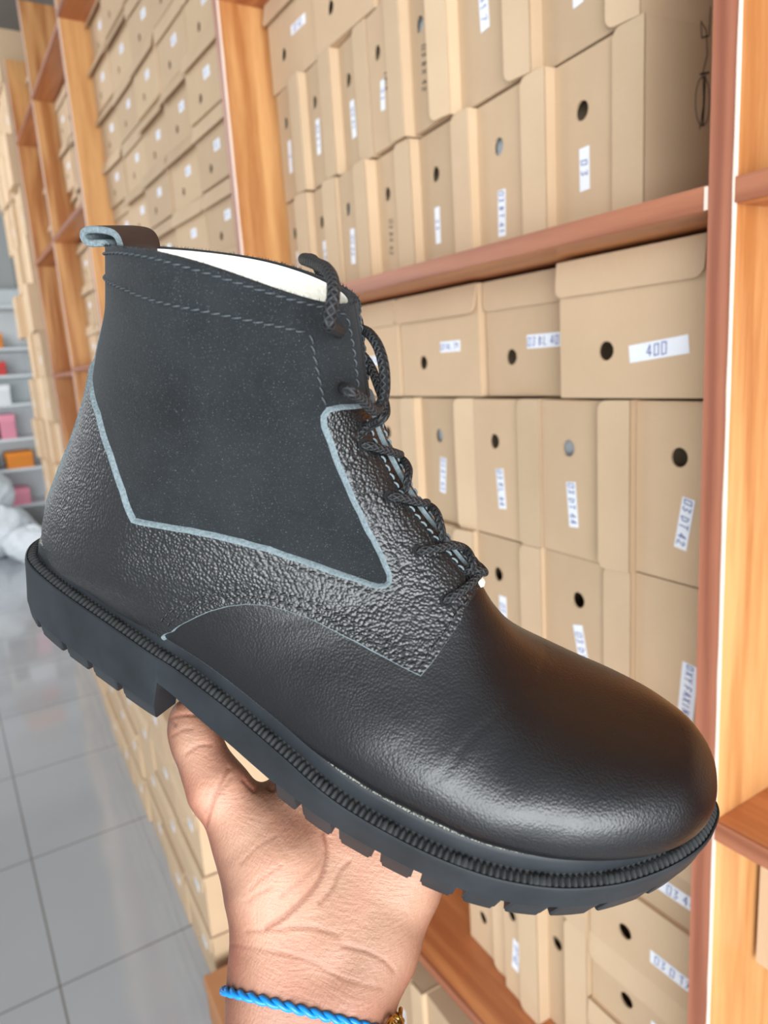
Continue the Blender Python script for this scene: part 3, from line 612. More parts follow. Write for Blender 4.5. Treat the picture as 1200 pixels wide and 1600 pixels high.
# flex crease running from the ridge down the lateral side
cl_ = np.concatenate([srf([a for a, b in catmull(q_, 10)], [b for a, b in catmull(q_, 10)], .0012)[0] for q_ in ([(.8161, 1.15), (.8088, 1.0226), (.8103, .9373), (.7959, .82), (.7892, .66), (.7979, .5235), (.80, .45)],)])
vc = np.empty(len(vo.data.vertices)*3); vo.data.vertices.foreach_get('co', vc); vc = vc.reshape(-1, 3); vn = np.empty(len(vc)*3); vo.data.vertices.foreach_get('normal', vn); vn = vn.reshape(-1, 3)
d2 = np.full(len(vc), 1e9); 
for p_ in cl_: d2 = np.minimum(d2, ((vc-p_)**2).sum(1))
vc = vc-vn*(.00024*np.exp(-d2/.0013**2))[:, None]+vn*(.00008*np.exp(-d2/.004**2))[:, None]; vo.data.vertices.foreach_set('co', vc.ravel()); vo.data.update()
for mir in (False, True):
    q_ = panel('quarter', SU, .0012, [M['suede'], M['suede']], boot, ow=.0006, mirror=mir, label='charcoal suede quarter panel')
    stitch('stitching', [(.012, .02), (.010, .15), (.006, .3), (.0052, .4435), (.0060, .5389), (.006, .6267), (.0060, .7159), (.0062, .8183), (.0080, .90), (.02, .955)], .0014, q_, mir)
    stitch('stitching', [(.043, .02), (.045, .17), (.047, .3188), (.0505, .4045), (.051, .4893), (.0495, .5639), (.048, .6493), (.0475, .7382), (.050, .795)], .0014, q_, mir)
    stitch('stitching', [(.053, .8100), (.0872, .8141), (.1253, .8238), (.1626, .8320)], .0014, q_, mir)
    stitch('stitching', [(.022, .953), (.0592, .958), (.1023, .960), (.150, .961)], .0014, q_, mir)
    o_ = panel('leather_overlay', poly, .0027, [M['grain'], M['edge']], boot, low=.0009, mirror=mir, label='grained black leather heel and facing panel with raw grey edge')
    stitch('stitching', [(.5635, .2506), (.5311, .3869), (.5142, .4654), (.5105, .5217), (.5259, .5534), (.5558, .5764), (.6067, .593), (.6536, .6238), (.6924, .6665), (.6808, .711), (.661, .783), (.6403, .8445), (.630, .91)], .0027, o_, mir, 'threadk')
    stitch('stitching', [(.5532, .2616), (.5164, .4061), (.4959, .4908), (.4925, .5486), (.5113, .5807), (.5431, .6026), (.594, .6146), (.6454, .6412), (.6803, .675)], .0027, o_, mir, 'threadk')
    stitch('stitching', [(.19, .958), (.2717, .957), (.3476, .957), (.4154, .957), (.5, .958), (.59, .958)], .0028, o_, mir, 'edge')
    off_in = [(a, b) for a, b in [(.205, .845), (.2565, .843), (.308, .848), (.357, .849), (.4154, .843), (.4641, .825), (.518, .800), (.553, .765), (.556, .735), (.543, .712), (.500, .690), (.4638, .674), (.4342, .657)]]
    stitch('stitching', off_in, .0027, o_, mir, 'threadk')

# --- tongue, lining, rim
def sheet(name, t0, t1, v0, v1, off, mat, nt_=60, nv_=60, off2=None, flip=False, parent=boot):
    ts = np.linspace(t0, t1, nt_); vs = np.linspace(v0, v1, nv_); Tg, Vg = np.meshgrid(ts, vs, indexing='ij')
    P, _ = srf(Tg.ravel(), Vg.ravel(), off); mb = MB(); mb.grid(P.reshape(nt_, nv_, 3), 0, flip=flip); return mb
tg_ = sheet('tongue', -.0, .64, .90, 1.10, -.0006, None, 80, 20); to = tg_.build('tongue', M['suede'], boot, smooth=True)
sm_ = to.modifiers.new('thickness', 'SOLIDIFY'); sm_.thickness = .0016; sm_.offset = -1
li = sheet('lining', 0.0, .97, 0, 2, -.0026, None, 120, 100).build('lining', M['lining'], boot, smooth=True); sm_ = li.modifiers.new('thickness', 'SOLIDIFY'); sm_.thickness = .0008; sm_.offset = 0
# top edge of the shaft, closing suede and lining
rim = MB(); vs = np.linspace(0, 2, 200)
A_, N_ = srf(np.zeros(200), vs, .0012); B_, _ = srf(np.zeros(200), vs, -.0027); upv = np.array([0, 0, .0007])
rim.grid(np.stack([A_, A_*.6+B_*.4+upv, B_*.75+A_*.25+upv*.9, B_], 0), 0); rim.build('top_edge', M['suede'], boot, smooth=True)
rf_ = np.random.RandomState(3); mb = MB()
for i in range(900):
    v_ = rf_.uniform(0, 2); a_, n_2 = srf(0.0, v_, rf_.uniform(-.0012, .0014)); a_ = a_[0]; d_ = n_2[0]*rf_.uniform(-.5, .8)+np.array([rf_.uniform(-.5, .5), rf_.uniform(-.5, .5), 1]); d_ /= np.linalg.norm(d_); Lf = rf_.uniform(.0006, .0019)
    sdv = np.cross(d_, [.3, .8, .2]); sdv /= np.linalg.norm(sdv); w_ = .00013
    mb.add([a_-sdv*w_, a_+sdv*w_, a_+d_*Lf+sdv*.00003], [(0, 1, 2)])
fz = mb.build('suede_fuzz', M['suede'], boot); fz['kind'] = 'stuff'
# back seam: raw leather edges standing up along the heel
ts = np.linspace(.035, .402, 150); P, N = srf(ts, np.zeros(150), 0); P2, N2 = srf(ts, np.zeros(150)+.02, 0)
Nn = N.copy(); Nn[:, 1] = 0; Nn /= np.linalg.norm(Nn, axis=1, keepdims=True); Yv = np.array([0, 1, 0]); w_ = np.where(ts < .18, .0013, .0021)[:, None]; hh = np.interp(ts, [.035, .05, .17, .19, .40], [.0012, .0024, .0028, .0042, .0042])[:, None]
rg = np.random.RandomState(5); jt = (rg.rand(150, 1)-.5)*.0003
mb = MB(); mb.grid(np.stack([P-Nn*.001+Yv*w_*1.6, P+Nn*(hh-.0003)+Yv*w_+jt, P+Nn*hh+Yv*w_*.55, P+Nn*(hh-.0006), P+Nn*hh-Yv*w_*.55, P+Nn*(hh-.0003)-Yv*w_, P-Nn*.001-Yv*w_*1.6], 0), 0, flip=True)
mb.build('back_seam', M['edge'], boot, smooth=True)
# pull tab: a folded strip of leather standing behind the collar
lp = [(29.5, 176.5), (29.0, 180.2), (26.9, 181.6), (22.0, 180.4), (18.8, 180.4), (17.3, 181.9), (17.8, 183.8), (20.6, 185.2), (24.6, 186.0), (29.3, 186.4), (32.2, 185.6), (33.9, 183.4), (34.6, 180.5), (35.0, 176.5)]
lp = np.array(catmull(lp, 6))/1000; tgv = np.gradient(lp, axis=0); nv2 = np.stack([-tgv[:, 1], tgv[:, 0]], 1); nv2 /= np.linalg.norm(nv2, axis=1, keepdims=True)
mb = MB(); th = .0013; ycs = [.0115, .011, .0085, 0, -.0085, -.011, -.0115]; sc_ = [.72, 1, 1, 1, 1, 1, .72]
def lift(y): return 0.0
outer = np.array([[(p[0]+n[0]*th*s_+max(0, (.0-y))*.05, y, p[1]+n[1]*th*s_) for p, n in zip(lp, nv2)] for y, s_ in zip(ycs, sc_)])
inner = np.array([[(p[0]-n[0]*th*s_+max(0, (.0-y))*.05, y, p[1]-n[1]*th*s_) for p, n in zip(lp, nv2)] for y, s_ in zip(ycs, sc_)])
mb.grid(outer[1:-1], 0); mb.grid(inner[1:-1], 1, flip=True)
for a_, b_, fl_ in ((outer[0], inner[0], 0), (outer[-1], inner[-1], 1)):
    pass
mb.grid(np.stack([outer[1], outer[0], inner[0], inner[1]], 0), 1); mb.grid(np.stack([outer[-2], outer[-1], inner[-1], inner[-2]], 0), 1, flip=True)
k = NT('dark_brown_black_tab_leather'); n_ = k.noise(k.coord('Object', (300, 60, 300)), 1, 4); k.set('Base Color', k.mix(n_, sl((36, 28, 26)), sl((62, 48, 44)))); k.set('Roughness', .5); M['tab'] = k.m
o = mb.build('pull_tab', [M['tab'], M['edge']], boot, smooth=True); o.data.set_sharp_from_angle(angle=math.radians(50)); o['label'] = 'folded leather pull loop with pale raw edge'

# --- eyelets and lace
EY = [(.0454, .8996), (.1327, .8887), (.2289, .9054), (.3411, .9121), (.4748, .8786), (.6138, .8300)]
offs = [.0014, .0014, .0029, .0029, .0029, .0029]
for side in (0, 1):
    for (t_, v_), of_ in zip(EY, offs):
        vv_ = v_ if side == 0 else 2-v_; c0, n0 = srf(t_, vv_, of_); c0 = Vector(c0[0]); n0 = Vector(n0[0]); a_ = n0.orthogonal().normalized(); b_ = n0.cross(a_); mb = MB(); n = 16
        rr0, rr1 = .0017, .0024; vs_ = []
        for r_, h_ in ((0, .00012), (rr0, .00012), (rr0+.0002, .0004), (rr1, .0001)):
            for i in range(n): a2 = 2*math.pi*i/n; vs_.append(c0+(a_*math.cos(a2)+b_*math.sin(a2))*max(r_, 1e-5)+n0*h_)
        mb.add(vs_, [(r*n+i, r*n+(i+1) % n, (r+1)*n+(i+1) % n, (r+1)*n+i) for r in range(3) for i in range(n)], 0)
        mb.build('eyelet', M['hole'], boot, smooth=True)
k = NT('black_braided_lace'); at = k.n('ShaderNodeAttribute', attribute_name='braid').outputs[1]; sxx = k.n('ShaderNodeSeparateXYZ', {0: at})
s1 = k.math('SINE', k.math('ADD', sxx.outputs[0], sxx.outputs[1])); s2 = k.math('SINE', k.math('SUBTRACT', sxx.outputs[0], sxx.outputs[1])); hb = k.math('MAXIMUM', s1, s2)
k.set('Base Color', k.mix(k.math('MULTIPLY_ADD', hb, .5, .5), sl((12, 12, 13)), sl((42, 44, 46)))); k.set('Roughness', .62); k.set('Normal', k.bump(hb, .9, .0006)); M['lace'] = k.m
LV = []; LF = []; LA = []
def lace(pts, r=.0021, flat_=1.0, nor=None):
    pts = np.array(catmull([tuple(p) for p in pts], 10)); m = len(pts); tg = np.gradient(pts, axis=0); tg /= np.linalg.norm(tg, axis=1, keepdims=True)
    s = np.r_[0, np.cumsum(np.linalg.norm(np.diff(pts, axis=0), axis=1))]
    a = np.cross(tg[0], [0, 1, .3]); a /= np.linalg.norm(a); o = len(LV); n = 14
    for i in range(m):
        a = a-tg[i]*a.dot(tg[i]); a /= np.linalg.norm(a); b = np.cross(tg[i], a)
        for j in range(n):
            th_ = 2*math.pi*j/n; LV.append(tuple(pts[i]+(a*math.cos(th_)+b*math.sin(th_))*r)); LA.append((s[i]*2*math.pi/.0026, th_*4, 0))
    for i in range(m-1):
        for j in range(n): LF.append((o+i*n+j, o+i*n+(j+1) % n, o+(i+1)*n+(j+1) % n, o+(i+1)*n+j))
    LF.append(tuple(range(o+n-1, o-1, -1))); LF.append(tuple(range(o+(m-1)*n, o+m*n)))
def sp_(t, v, off): return srf(t, v, off)[0][0]
mm = lambda *p: np.array(p)/1000
# top run: out of the first eyelet, over the collar into the shaft
lace([sp_(.0454, .8996, -.0015), sp_(.0440, .8980, .0022), mm(131.0, 34.0, 181.0), mm(131.4, 36.5, 185.5), mm(130.5, 34, 190.5), mm(127, 28, 194), mm(121.5, 21, 195.6), mm(115, 13, 195), mm(107, 4, 194), mm(101, -6, 192.5), mm(97, -18, 191), mm(95, -30, 189), mm(96, -38, 182), mm(98, -39, 174)], .0022)
# free loop standing off the front edge between the first and second holes
lace([sp_(.1327, .8887, -.001), sp_(.1327, .8887, .0032), mm(141.5, 35, 162.8), mm(144.6, 30, 160), mm(147.0, 22, 154.6), mm(147.2, 15.5, 153.8), mm(147.2, 12.5, 158.5), mm(144.8, 10.5, 166), mm(140, 6, 171.5), mm(134.5, 1, 174), mm(128, -8, 173), mm(120, -18, 170)], .0020)
lace([mm(120, -14, 166), mm(133, -5, 163), mm(143, 5, 157), mm(148.2, 10, 152.2), mm(149, 15, 150), sp_(.20, .95, .004), sp_(.215, .90, .001)], .0018)
for (i, dt1, dt2) in ((2, .035, .05), (3, .045, .055), (4, .035, .055), (5, -.010, -.02)):
    t0, v0 = EY[i]; o2 = .0016
    lace([sp_(t0, v0, -.001), sp_(t0+dt1*.1, v0+.008, .0036), sp_(t0+dt1*.45, v0+(.985-v0)*.45, .0047), sp_(t0+dt1, .985, .0050), sp_(t0+dt2, 1.03, .0045), sp_(t0+dt2*1.3, 1.09, .0040), sp_(min(t0+.10, .64), 1.12, .002)], o2)
for (t0, t1) in ((.30, .345), (.41, .475), (.54, .60), (.60, .585)):
    lace([sp_(t0-.01, 1.12, .002), sp_(t0, 1.07, .0042), sp_(t0+.012, 1.02, .0056), sp_((t0+t1)/2+.004, .985, .0058), sp_(t1-.004, .972, .0040), sp_(t1+.006, .968, .0005)], .0016)
me = bpy.data.meshes.new('laces'); me.from_pydata(LV, [], LF); me.materials.append(M['lace']); me.polygons.foreach_set('use_smooth', [True]*len(LF))
at_ = me.attributes.new('braid', 'FLOAT_VECTOR', 'POINT'); at_.data.foreach_set('vector', np.array(LA, dtype=np.float32).ravel())
o = bpy.data.objects.new('laces', me); COL.objects.link(o); o.parent = boot
# little felt corner of the tongue showing at the foot of the lacing
mb = MB(); P, _ = srf(np.repeat(np.linspace(.575, .632, 10), 8), np.tile(np.linspace(.995, 1.05, 8), 10), .0018); mb.grid(P.reshape(10, 8, 3)); o = mb.build('tongue_corner', M['lining'], boot, smooth=True)
s_ = o.modifiers.new('thickness', 'SOLIDIFY'); s_.thickness = .0015

# --- sole
LATX = [(-11, 3), (-9.5, 12), (-4, 20.5), (4, 25.5), (15, 29.8), (27, 33.4), (42, 37), (55, 40), (68, 43), (82, 46), (95, 48), (112, 52), (126, 55.3), (139, 59), (155, 63.5), (171, 68), (189, 70.6), (208, 72), (225, 71.6), (241, 69), (260, 62.8), (277, 53.5), (290, 43.5), (300, 33.5), (307.5, 23), (312, 12)]
MEDX = [(313.5, 3), (311, -5), (304, -14), (292, -23), (275, -33), (255, -41), (232, -45.5), (208, -45), (180, -41), (150, -35), (120, -32), (95, -32), (70, -33), (45, -33.5), (25, -30), (8, -22.5), (-2, -14), (-8.5, -6)]
cl = LATX+MEDX; nC = len(cl); OUT = []
for i in range(nC):
    a, b, c_, d = [np.array(cl[(i+j-1) % nC], float) for j in range(4)]
    for j in range(16):
        s = j/16; OUT.append(.5*((2*b)+(-a+c_)*s+(2*a-5*b+4*c_-d)*s*s+(-a+3*b-3*c_+d)*s**3))
OUT = np.array(OUT); seg = np.linalg.norm(np.roll(OUT, -1, 0)-OUT, axis=1); cs = np.r_[0, np.cumsum(seg)]; NS = int(cs[-1]/.6); ss = np.linspace(0, cs[-1], NS, endpoint=False)
OX = np.interp(ss, cs, np.r_[OUT[:, 0], OUT[0, 0]]); OY = np.interp(ss, cs, np.r_[OUT[:, 1], OUT[0, 1]])
def smooth_c(a, k_=9):
    ker = np.hanning(k_+2)[1:-1]; ker /= ker.sum(); return np.convolve(np.r_[a[-k_:], a, a[:k_]], ker, 'same')[k_:-k_]
tx = np.roll(OX, -3)-np.roll(OX, 3); ty = np.roll(OY, -3)-np.roll(OY, 3); L_ = np.hypot(tx, ty); nx, ny = ty/L_, -tx/L_
if (nx*(OX-150)+ny*OY).mean() < 0: nx, ny = -nx, -ny
nx = smooth_c(nx, 31); ny = smooth_c(ny, 31); L_ = np.hypot(nx, ny); nx /= L_; ny /= L_
ze = pchip([-11, 60, 95, 145, 190, 240, 275, 300, 314], [34, 34, 33, 29, 24.5, 24, 26, 30.5, 34], OX)
BR = 86.5; FRT = 150.5
zb = np.where(OX < BR, pchip([-11, 0, 12, 87], [6, 2.5, 0, 0], OX), np.where(OX < FRT, pchip([86, 91, 120, 151], [20, 19, 14.5, 11.5], OX), pchip([150, 240, 270, 300, 314], [3, 3, 4.5, 9.5, 14], OX)))
inset = pchip([-11, 60, 100, 160, 230, 280, 314], [2.0, 2.2, 2.5, 4.5, 5.0, 4.5, 3.0], OX)
top_gap = np.where((OX >= BR) & (OX < FRT), 1.6, np.where(OX < BR, 7.6, 10.8))
notch = np.zeros(NS, bool)
lat = [(9, None), (29, None), (46.5, None), (66, None), (162, None), (179, None), (196, None), (212.5, None), (228.5, None), (244.5, None), (261, None), (277.5, None), (295, None), (309.5, None)]
notch2 = np.zeros(NS, bool)
def mark(x, side, hw=1.35):
    m = (OY > 3) if side > 0 else (OY <= 3); d = np.where(m, abs(OX-x), 1e9); i = d.argmin(); s0 = ss[i]; q = abs(ss-s0); q = np.minimum(q, cs[-1]-q); notch[q < hw] = True; notch2[q < hw+1.2] = True
for x, _ in lat:
    mark(x, 1); mark(x, -1)
arch = (OX >= BR) & (OX < FRT); notch &= ~arch; notch2 &= ~arch; n2 = notch2
def ringrow(o, z): return np.stack([(OX+nx*o)/1000, (OY+ny*o)/1000, (np.zeros(NS)+z)/1000], 1)
ph = (ss/2.35) % 1.0; rib = np.where((ph > .25) & (ph < .8), 1.0, 0.0); rib2 = np.where(((ss/2.35+.0) % 1.0 > .3), 1.0, .0)
r0, r1, r2, r3, r4 = ringrow(-11, ze+9), ringrow(-7.6, ze+9.5), ringrow(-6.4, ze+8.9), ringrow(-5.7, ze+6.8), ringrow(-5.5, ze+3.2)
MB().grid(np.stack([r0, r1, r2, r3, r4, ringrow(-5.4, ze+1.4)], 0), 0, closed_v=True, flip=True).build('midsole', M['rubber'], boot, smooth=True, label='rounded rubber midsole band')
MB().grid(np.stack([ringrow(-5.9, ze+2.6), ringrow(-4.9, ze+1.2), ringrow(-4.4, ze+.9+rib*1.5), ringrow(-3.0, ze+.6+rib*1.6), ringrow(-1.5, ze+.2+rib*1.1), ringrow(-.9, ze+.2)], 0), 0, closed_v=True, flip=True).build('welt', M['welt'], boot, smooth=True, label='dark ribbed welt groove')
fj = smooth_c(np.random.RandomState(9).randn(NS), 5)*.45+.2
# fibrous gap where the upper meets the sole
MB().grid(np.stack([ringrow(-10.0, ze+11.0), ringrow(-7.4, ze+10.6+fj), ringrow(-6.6, ze+9.7+fj*.5), ringrow(-6.2, ze+8.4)], 0), 0, closed_v=True, flip=True).build('seam_fibre', M['fibre'], boot, smooth=True)
zt_ = zb+top_gap
ot = -inset*.22
rows = [ringrow(-1.3, ze-.3), ringrow(-1.0, ze+.5), ringrow(-.5, ze+.75), ringrow(0, ze+.3), ringrow(.15, ze-1.5), ringrow(ot*.6, (ze+zt_)/2), ringrow(ot, zt_)]
nt_i = np.where(notch, 1.0, 0.0)
dpt = 10.0
rows += [ringrow(np.where(notch, ot-.5-dpt, ot-.1), zt_-.05), ringrow(np.where(notch, -inset-dpt, -inset+.3), np.where(notch, zt_-.1, np.where(n2, zb+2.2, zb+.9))), ringrow(np.where(n2, -inset-dpt-.4, -inset-.7), np.where(n2, zt_-.15, zb)), ringrow(-inset-12, np.where(n2, zt_-.2, zb)), ringrow(-inset-12.5, zt_-.3)]
ol = MB().grid(np.stack(rows, 0), 0, closed_v=True, flip=True)
# underside: strips between the two inner edges
inn = rows[-1]; i0 = OX.argmin(); i1 = OX.argmax(); idx = [(i0+k_) % NS for k_ in range(NS)]; n1 = (i1-i0) % NS
A_ = [idx[k_] for k_ in range(0, n1+1)]; B_ = [idx[-k_ % NS] for k_ in range(0, NS-n1+1)]
xs_ = np.r_[np.linspace(OX.min()+18, BR-.2, 40), np.linspace(BR+.2, FRT-.2, 30), np.linspace(FRT+.2, OX.max()-18, 60)]/1000
def side_at(I, x):
    P = inn[I]; o_ = np.argsort(P[:, 0]); return np.interp(x, P[o_, 0], P[o_, 1])
G = []
for x in xs_:
    ya, yb = side_at(A_, x), side_at(B_, x); X = x*1000
    z = (7.7 if X < BR else float(pchip([86, 91, 120, 151], [21.5, 20.5, 17, 15], X)) if X < FRT else float(pchip([150, 240, 270, 300, 314], [14.8, 14.8, 16.3, 21.3, 25.8], X)))/1000
    G.append([(x, ya+(yb-ya)*q/6, z) for q in range(7)])
ol.grid(np.array(G), 0)
# heel breast and forefoot step
for xx, za, zb_ in ((BR, 0, 21), (FRT, 3, 12.5)):
    ya = side_at(A_, xx/1000)*1000+9; yb = side_at(B_, xx/1000)*1000-9
    sgn = -1 if xx == BR else 1
    ol.box(tuple(v_/1000 for v_ in (min(xx, xx+sgn*8), min(ya, yb), za)), tuple(v_/1000 for v_ in (max(xx, xx+sgn*8), max(ya, yb), zb_)))
# lugs across the tread
for x0_, x1_ in ((14, 27), (31, 44.5), (48.5, 64), (164, 177), (181, 194), (198, 210.5), (214.5, 226.5), (230.5, 242.5), (246.5, 259)):
    ya = side_at(A_, (x0_+x1_)/2000)*1000; yb = side_at(B_, (x0_+x1_)/2000)*1000; z0 = 0 if x0_ < 90 else 3 if x0_ < 240 else 4; mid = (ya+yb)/2; s_ = 1 if ya > mid else -1
    ol.box((x0_/1000, min(mid+s_*6, ya)/1000, z0/1000), (x1_/1000, max(mid+s_*6, ya)/1000, (z0+9)/1000)); ol.box((x0_/1000, min(mid-s_*6, yb)/1000, z0/1000), (x1_/1000, max(mid-s_*6, yb)/1000, (z0+9)/1000))
so = ol.build('outsole', M['rubber'], boot, smooth=True, label='thick black rubber outsole with cut lugs'); so.data.set_sharp_from_angle(angle=math.radians(38))
# stitching line on the welt and the small white loose thread
mb = MB(); mb.tube([mm(148.2, 52.2, 34), mm(148.8, 52.6, 36.8), mm(147.2, 52.6, 39.4), mm(145.6, 50.8, 41.6), mm(145.8, 48.5, 42.6)], .00018, 5); mb.build('loose_thread', M['lining'], boot)
# ================================================================= the hand (one continuous skin, laid out in the boot's frame, mm)
def smin(a, b, k_):
    h = np.clip(.5+.5*(b-a)/k_, 0, 1); return b*(1-h)+a*h-k_*h*(1-h)
HS = 1.5
hb0 = np.array([55., -72., -262.]); hb1 = np.array([300., 215., 42.])
class Vol:
    def __init__(s, lo, hi):
        s.lo = np.maximum(np.array(lo), hb0); s.hi = np.minimum(np.array(hi), hb1)
GXn, GYn, GZn = [int((hb1[i]-hb0[i])/HS)+1 for i in range(3)]
FLD = np.full((GXn, GYn, GZn), 60., np.float32)
def put(a, b, ra, rb_, k_, field=None, squash=None):
    """blend a tapered capsule into the body field, only near it"""
    F = FLD if field is None else field
    a = np.array(a, float); b = np.array(b, float); m = max(ra, rb_)+k_+6
    lo = np.floor((np.minimum(a, b)-m-hb0)/HS).astype(int).clip(0); hi = np.ceil((np.maximum(a, b)+m-hb0)/HS).astype(int)
    hi = np.minimum(hi, [GXn, GYn, GZn]); sl3 = tuple(slice(lo[i], hi[i]) for i in range(3))
    if min(hi-lo) <= 0: return
    ax = [(hb0[i]+HS*np.arange(lo[i], hi[i])).astype(np.float32) for i in range(3)]
    X, Y, Z = np.meshgrid(*ax, indexing='ij'); d = b-a; L2 = max(d@d, 1e-6)
    h = np.clip(((X-a[0])*d[0]+(Y-a[1])*d[1]+(Z-a[2])*d[2])/L2, 0, 1)
    q = np.sqrt((X-a[0]-h*d[0])**2+(Y-a[1]-h*d[1])**2+(Z-a[2]-h*d[2])**2)-(ra+(rb_-ra)*h)
    F[sl3] = smin(F[sl3], q, k_)
J = {'wrL': (176, 84, -69), 'wrR': (201, 75, -65), 'faL': (203, 126, -117), 'faR': (234, 117, -111), 'faL2': (240, 190, -205), 'faR2': (275, 178, -198),
 'th0': (167, 74, -58), 'th1': (133, 50.5, -24), 'thM': (120.5, 46, -21), 'thI': (103.5, 37, -12), 'thT': (95, 31, -5.5),
 'I': (149, 14, -14), 'M': (168, 9, -9), 'R': (188, 9, -9), 'L': (207, 13, -9)}
KB = 9
# forearm and wrist
put(J['wrL'], J['faL'], 18.5, 21, KB); put(J['wrR'], J['faR'], 18.0, 21, KB); put(J['faL'], J['faL2'], 21, 27, KB); put(J['faR'], J['faR2'], 21, 27, KB)
put((188, 82, -69), (218, 124, -116), 16, 21, KB); put((218, 124, -116), (257, 188, -203), 22, 30, KB)
# palm: heel of the hand, metacarpals, thenar and hypothenar pads
put(J['wrL'], (166, 62, -50), 17, 18, KB); put(J['wrR'], (203, 56, -56), 17, 19, KB); put((203, 56, -56), (206, 33, -43), 19, 16.5, KB); put((206, 33, -43), (207, 20, -24), 16.5, 12.5, KB)
put((187, 66, -58), (178, 38, -40), 16, 17, KB)
for key, r_ in (('I', 12.5), ('M', 12), ('R', 12), ('L', 11)):
    mid_ = {'I': (158, 36, -34), 'M': (172, 33, -35), 'R': (188, 32, -36), 'L': (203, 32, -38)}[key]
    put((186, 62, -56), mid_, 15, 15, KB); put(mid_, J[key], 15, r_, KB)
put((168, 74, -58), (155, 54, -40), 16, 21, KB); put((155, 54, -40), (143, 50, -34), 21, 16.5, KB); put((143, 50, -34), J['thM'], 16.0, 12.2, 7)
put((147, 42, -36), (152, 24, -24), 13, 11, 9)
# thumb
put(J['thM'], (112, 42, -17), 12.4, 10.4, 5); put((112, 42, -17), J['thI'], 10.4, 10.5, 4); put(J['thI'], (98, 33.5, -8.5), 10.2, 9.6, 4); put((98, 33.5, -8.5), J['thT'], 9.4, 8.2, 4)
# fingers run under the sole and close up against its far side
def finger(pts, rs):
    f_ = np.full_like(FLD, 60.)
    for (a, b), (ra, rb2) in zip(zip(pts[:-1], pts[1:]), zip(rs[:-1], rs[1:])): put(a, b, ra, rb2, 3, f_)
    return f_
fingers = [([J['I'], (145, -10, -9), (142, -29, -8.5), (141, -46, 4), (141, -48, 17), (141, -46, 25)], [11.5, 9.6, 9.2, 8.4, 7.8, 7.0]),
 ([J['M'], (167, -14, -7.5), (166, -36, -7.5), (166, -54.5, 4), (166, -56, 19), (166, -54, 28)], [11.5, 9.6, 9.4, 8.6, 8.0, 7.1]),
 ([J['R'], (188.5, -15, -7.5), (189, -39, -7.5), (189, -59, 3), (189, -60, 17), (189, -58, 25)], [11.2, 9.3, 9.0, 8.3, 7.7, 6.9]),
 ([J['L'], (209, -8, -7), (210.5, -30, -6.5), (211, -50, -2), (211, -60, 7), (211, -61, 14)], [10.2, 8.2, 7.9, 7.3, 6.8, 6.2])]
acc = None
for pts, rs in fingers:
    f_ = finger(pts, rs); acc = f_ if acc is None else smin(acc, f_, .8)
FLD = smin(FLD, acc, 5)
def surface_nets(F):
    s = F < 0; nx_, ny_, nz_ = F.shape
    c = np.zeros((nx_-1, ny_-1, nz_-1), np.int8)
    for i in (0, 1):
        for j in (0, 1):
            for k_ in (0, 1): c += s[i:nx_-1+i, j:ny_-1+j, k_:nz_-1+k_]
    act = (c > 0) & (c < 8); idx = -np.ones(act.shape, np.int64); A = np.argwhere(act); idx[act] = np.arange(len(A))
    acc_ = np.zeros((len(A), 3)); cnt = np.zeros(len(A))
    for d in range(3):
        for o1 in (0, 1):
            for o2 in (0, 1):
                o_ = [0, 0, 0]; r_ = [x for x in range(3) if x != d]; o_[r_[0]] = o1; o_[r_[1]] = o2; p0 = A+o_; e = np.zeros(3, int); e[d] = 1; p1 = p0+e
                f0 = F[tuple(p0.T)]; f1 = F[tuple(p1.T)]; m = (f0 < 0) != (f1 < 0); t_ = np.where(m, f0/(f0-f1+1e-12), 0)
                pt = np.array(o_, float)+t_[:, None]*e; acc_[m] += pt[m]; cnt[m] += 1
    Vv = (A+acc_/cnt[:, None])*HS+hb0; Q = []
    for d in range(3):
        sl_a = [slice(None)]*3; sl_b = [slice(None)]*3; sl_a[d] = slice(0, -1); sl_b[d] = slice(1, None)
        x = s[tuple(sl_a)] != s[tuple(sl_b)]; E_ = np.argwhere(x); a1, a2 = [(1, 2), (2, 0), (0, 1)][d]
        ok = (E_[:, a1] > 0) & (E_[:, a2] > 0) & (E_[:, a1] < F.shape[a1]-1) & (E_[:, a2] < F.shape[a2]-1); E_ = E_[ok]
        def at(o1, o2):
            q = E_.copy(); q[:, a1] -= o1; q[:, a2] -= o2; return idx[tuple(q.T)]
        q = np.stack([at(1, 1), at(0, 1), at(0, 0), at(1, 0)], 1); ins = s[tuple(E_.T)]; q[~ins] = q[~ins][:, ::-1]; Q.append(q)
    Q = np.concatenate(Q); Q = Q[(Q >= 0).all(1)]; return Vv, Q
HV, HQ = surface_nets(FLD)
# relax the net a little
E_ = np.concatenate([HQ[:, [i, (i+1) % 4]] for i in range(4)]); E_ = np.concatenate([E_, E_[:, ::-1]])
deg = np.bincount(E_[:, 0], minlength=len(HV))[:, None]
for it in range(6):
    A_ = np.stack([np.bincount(E_[:, 0], HV[E_[:, 1], k_], len(HV)) for k_ in range(3)], 1)/np.maximum(deg, 1); HV = HV+(A_-HV)*(.55 if it % 2 == 0 else -.35)
me = bpy.data.meshes.new('person'); me.from_pydata((HV/1000).tolist(), [], HQ.tolist()); me.update()
hand = bpy.data.objects.new('person', me); COL.objects.link(hand); hand.matrix_world = BW
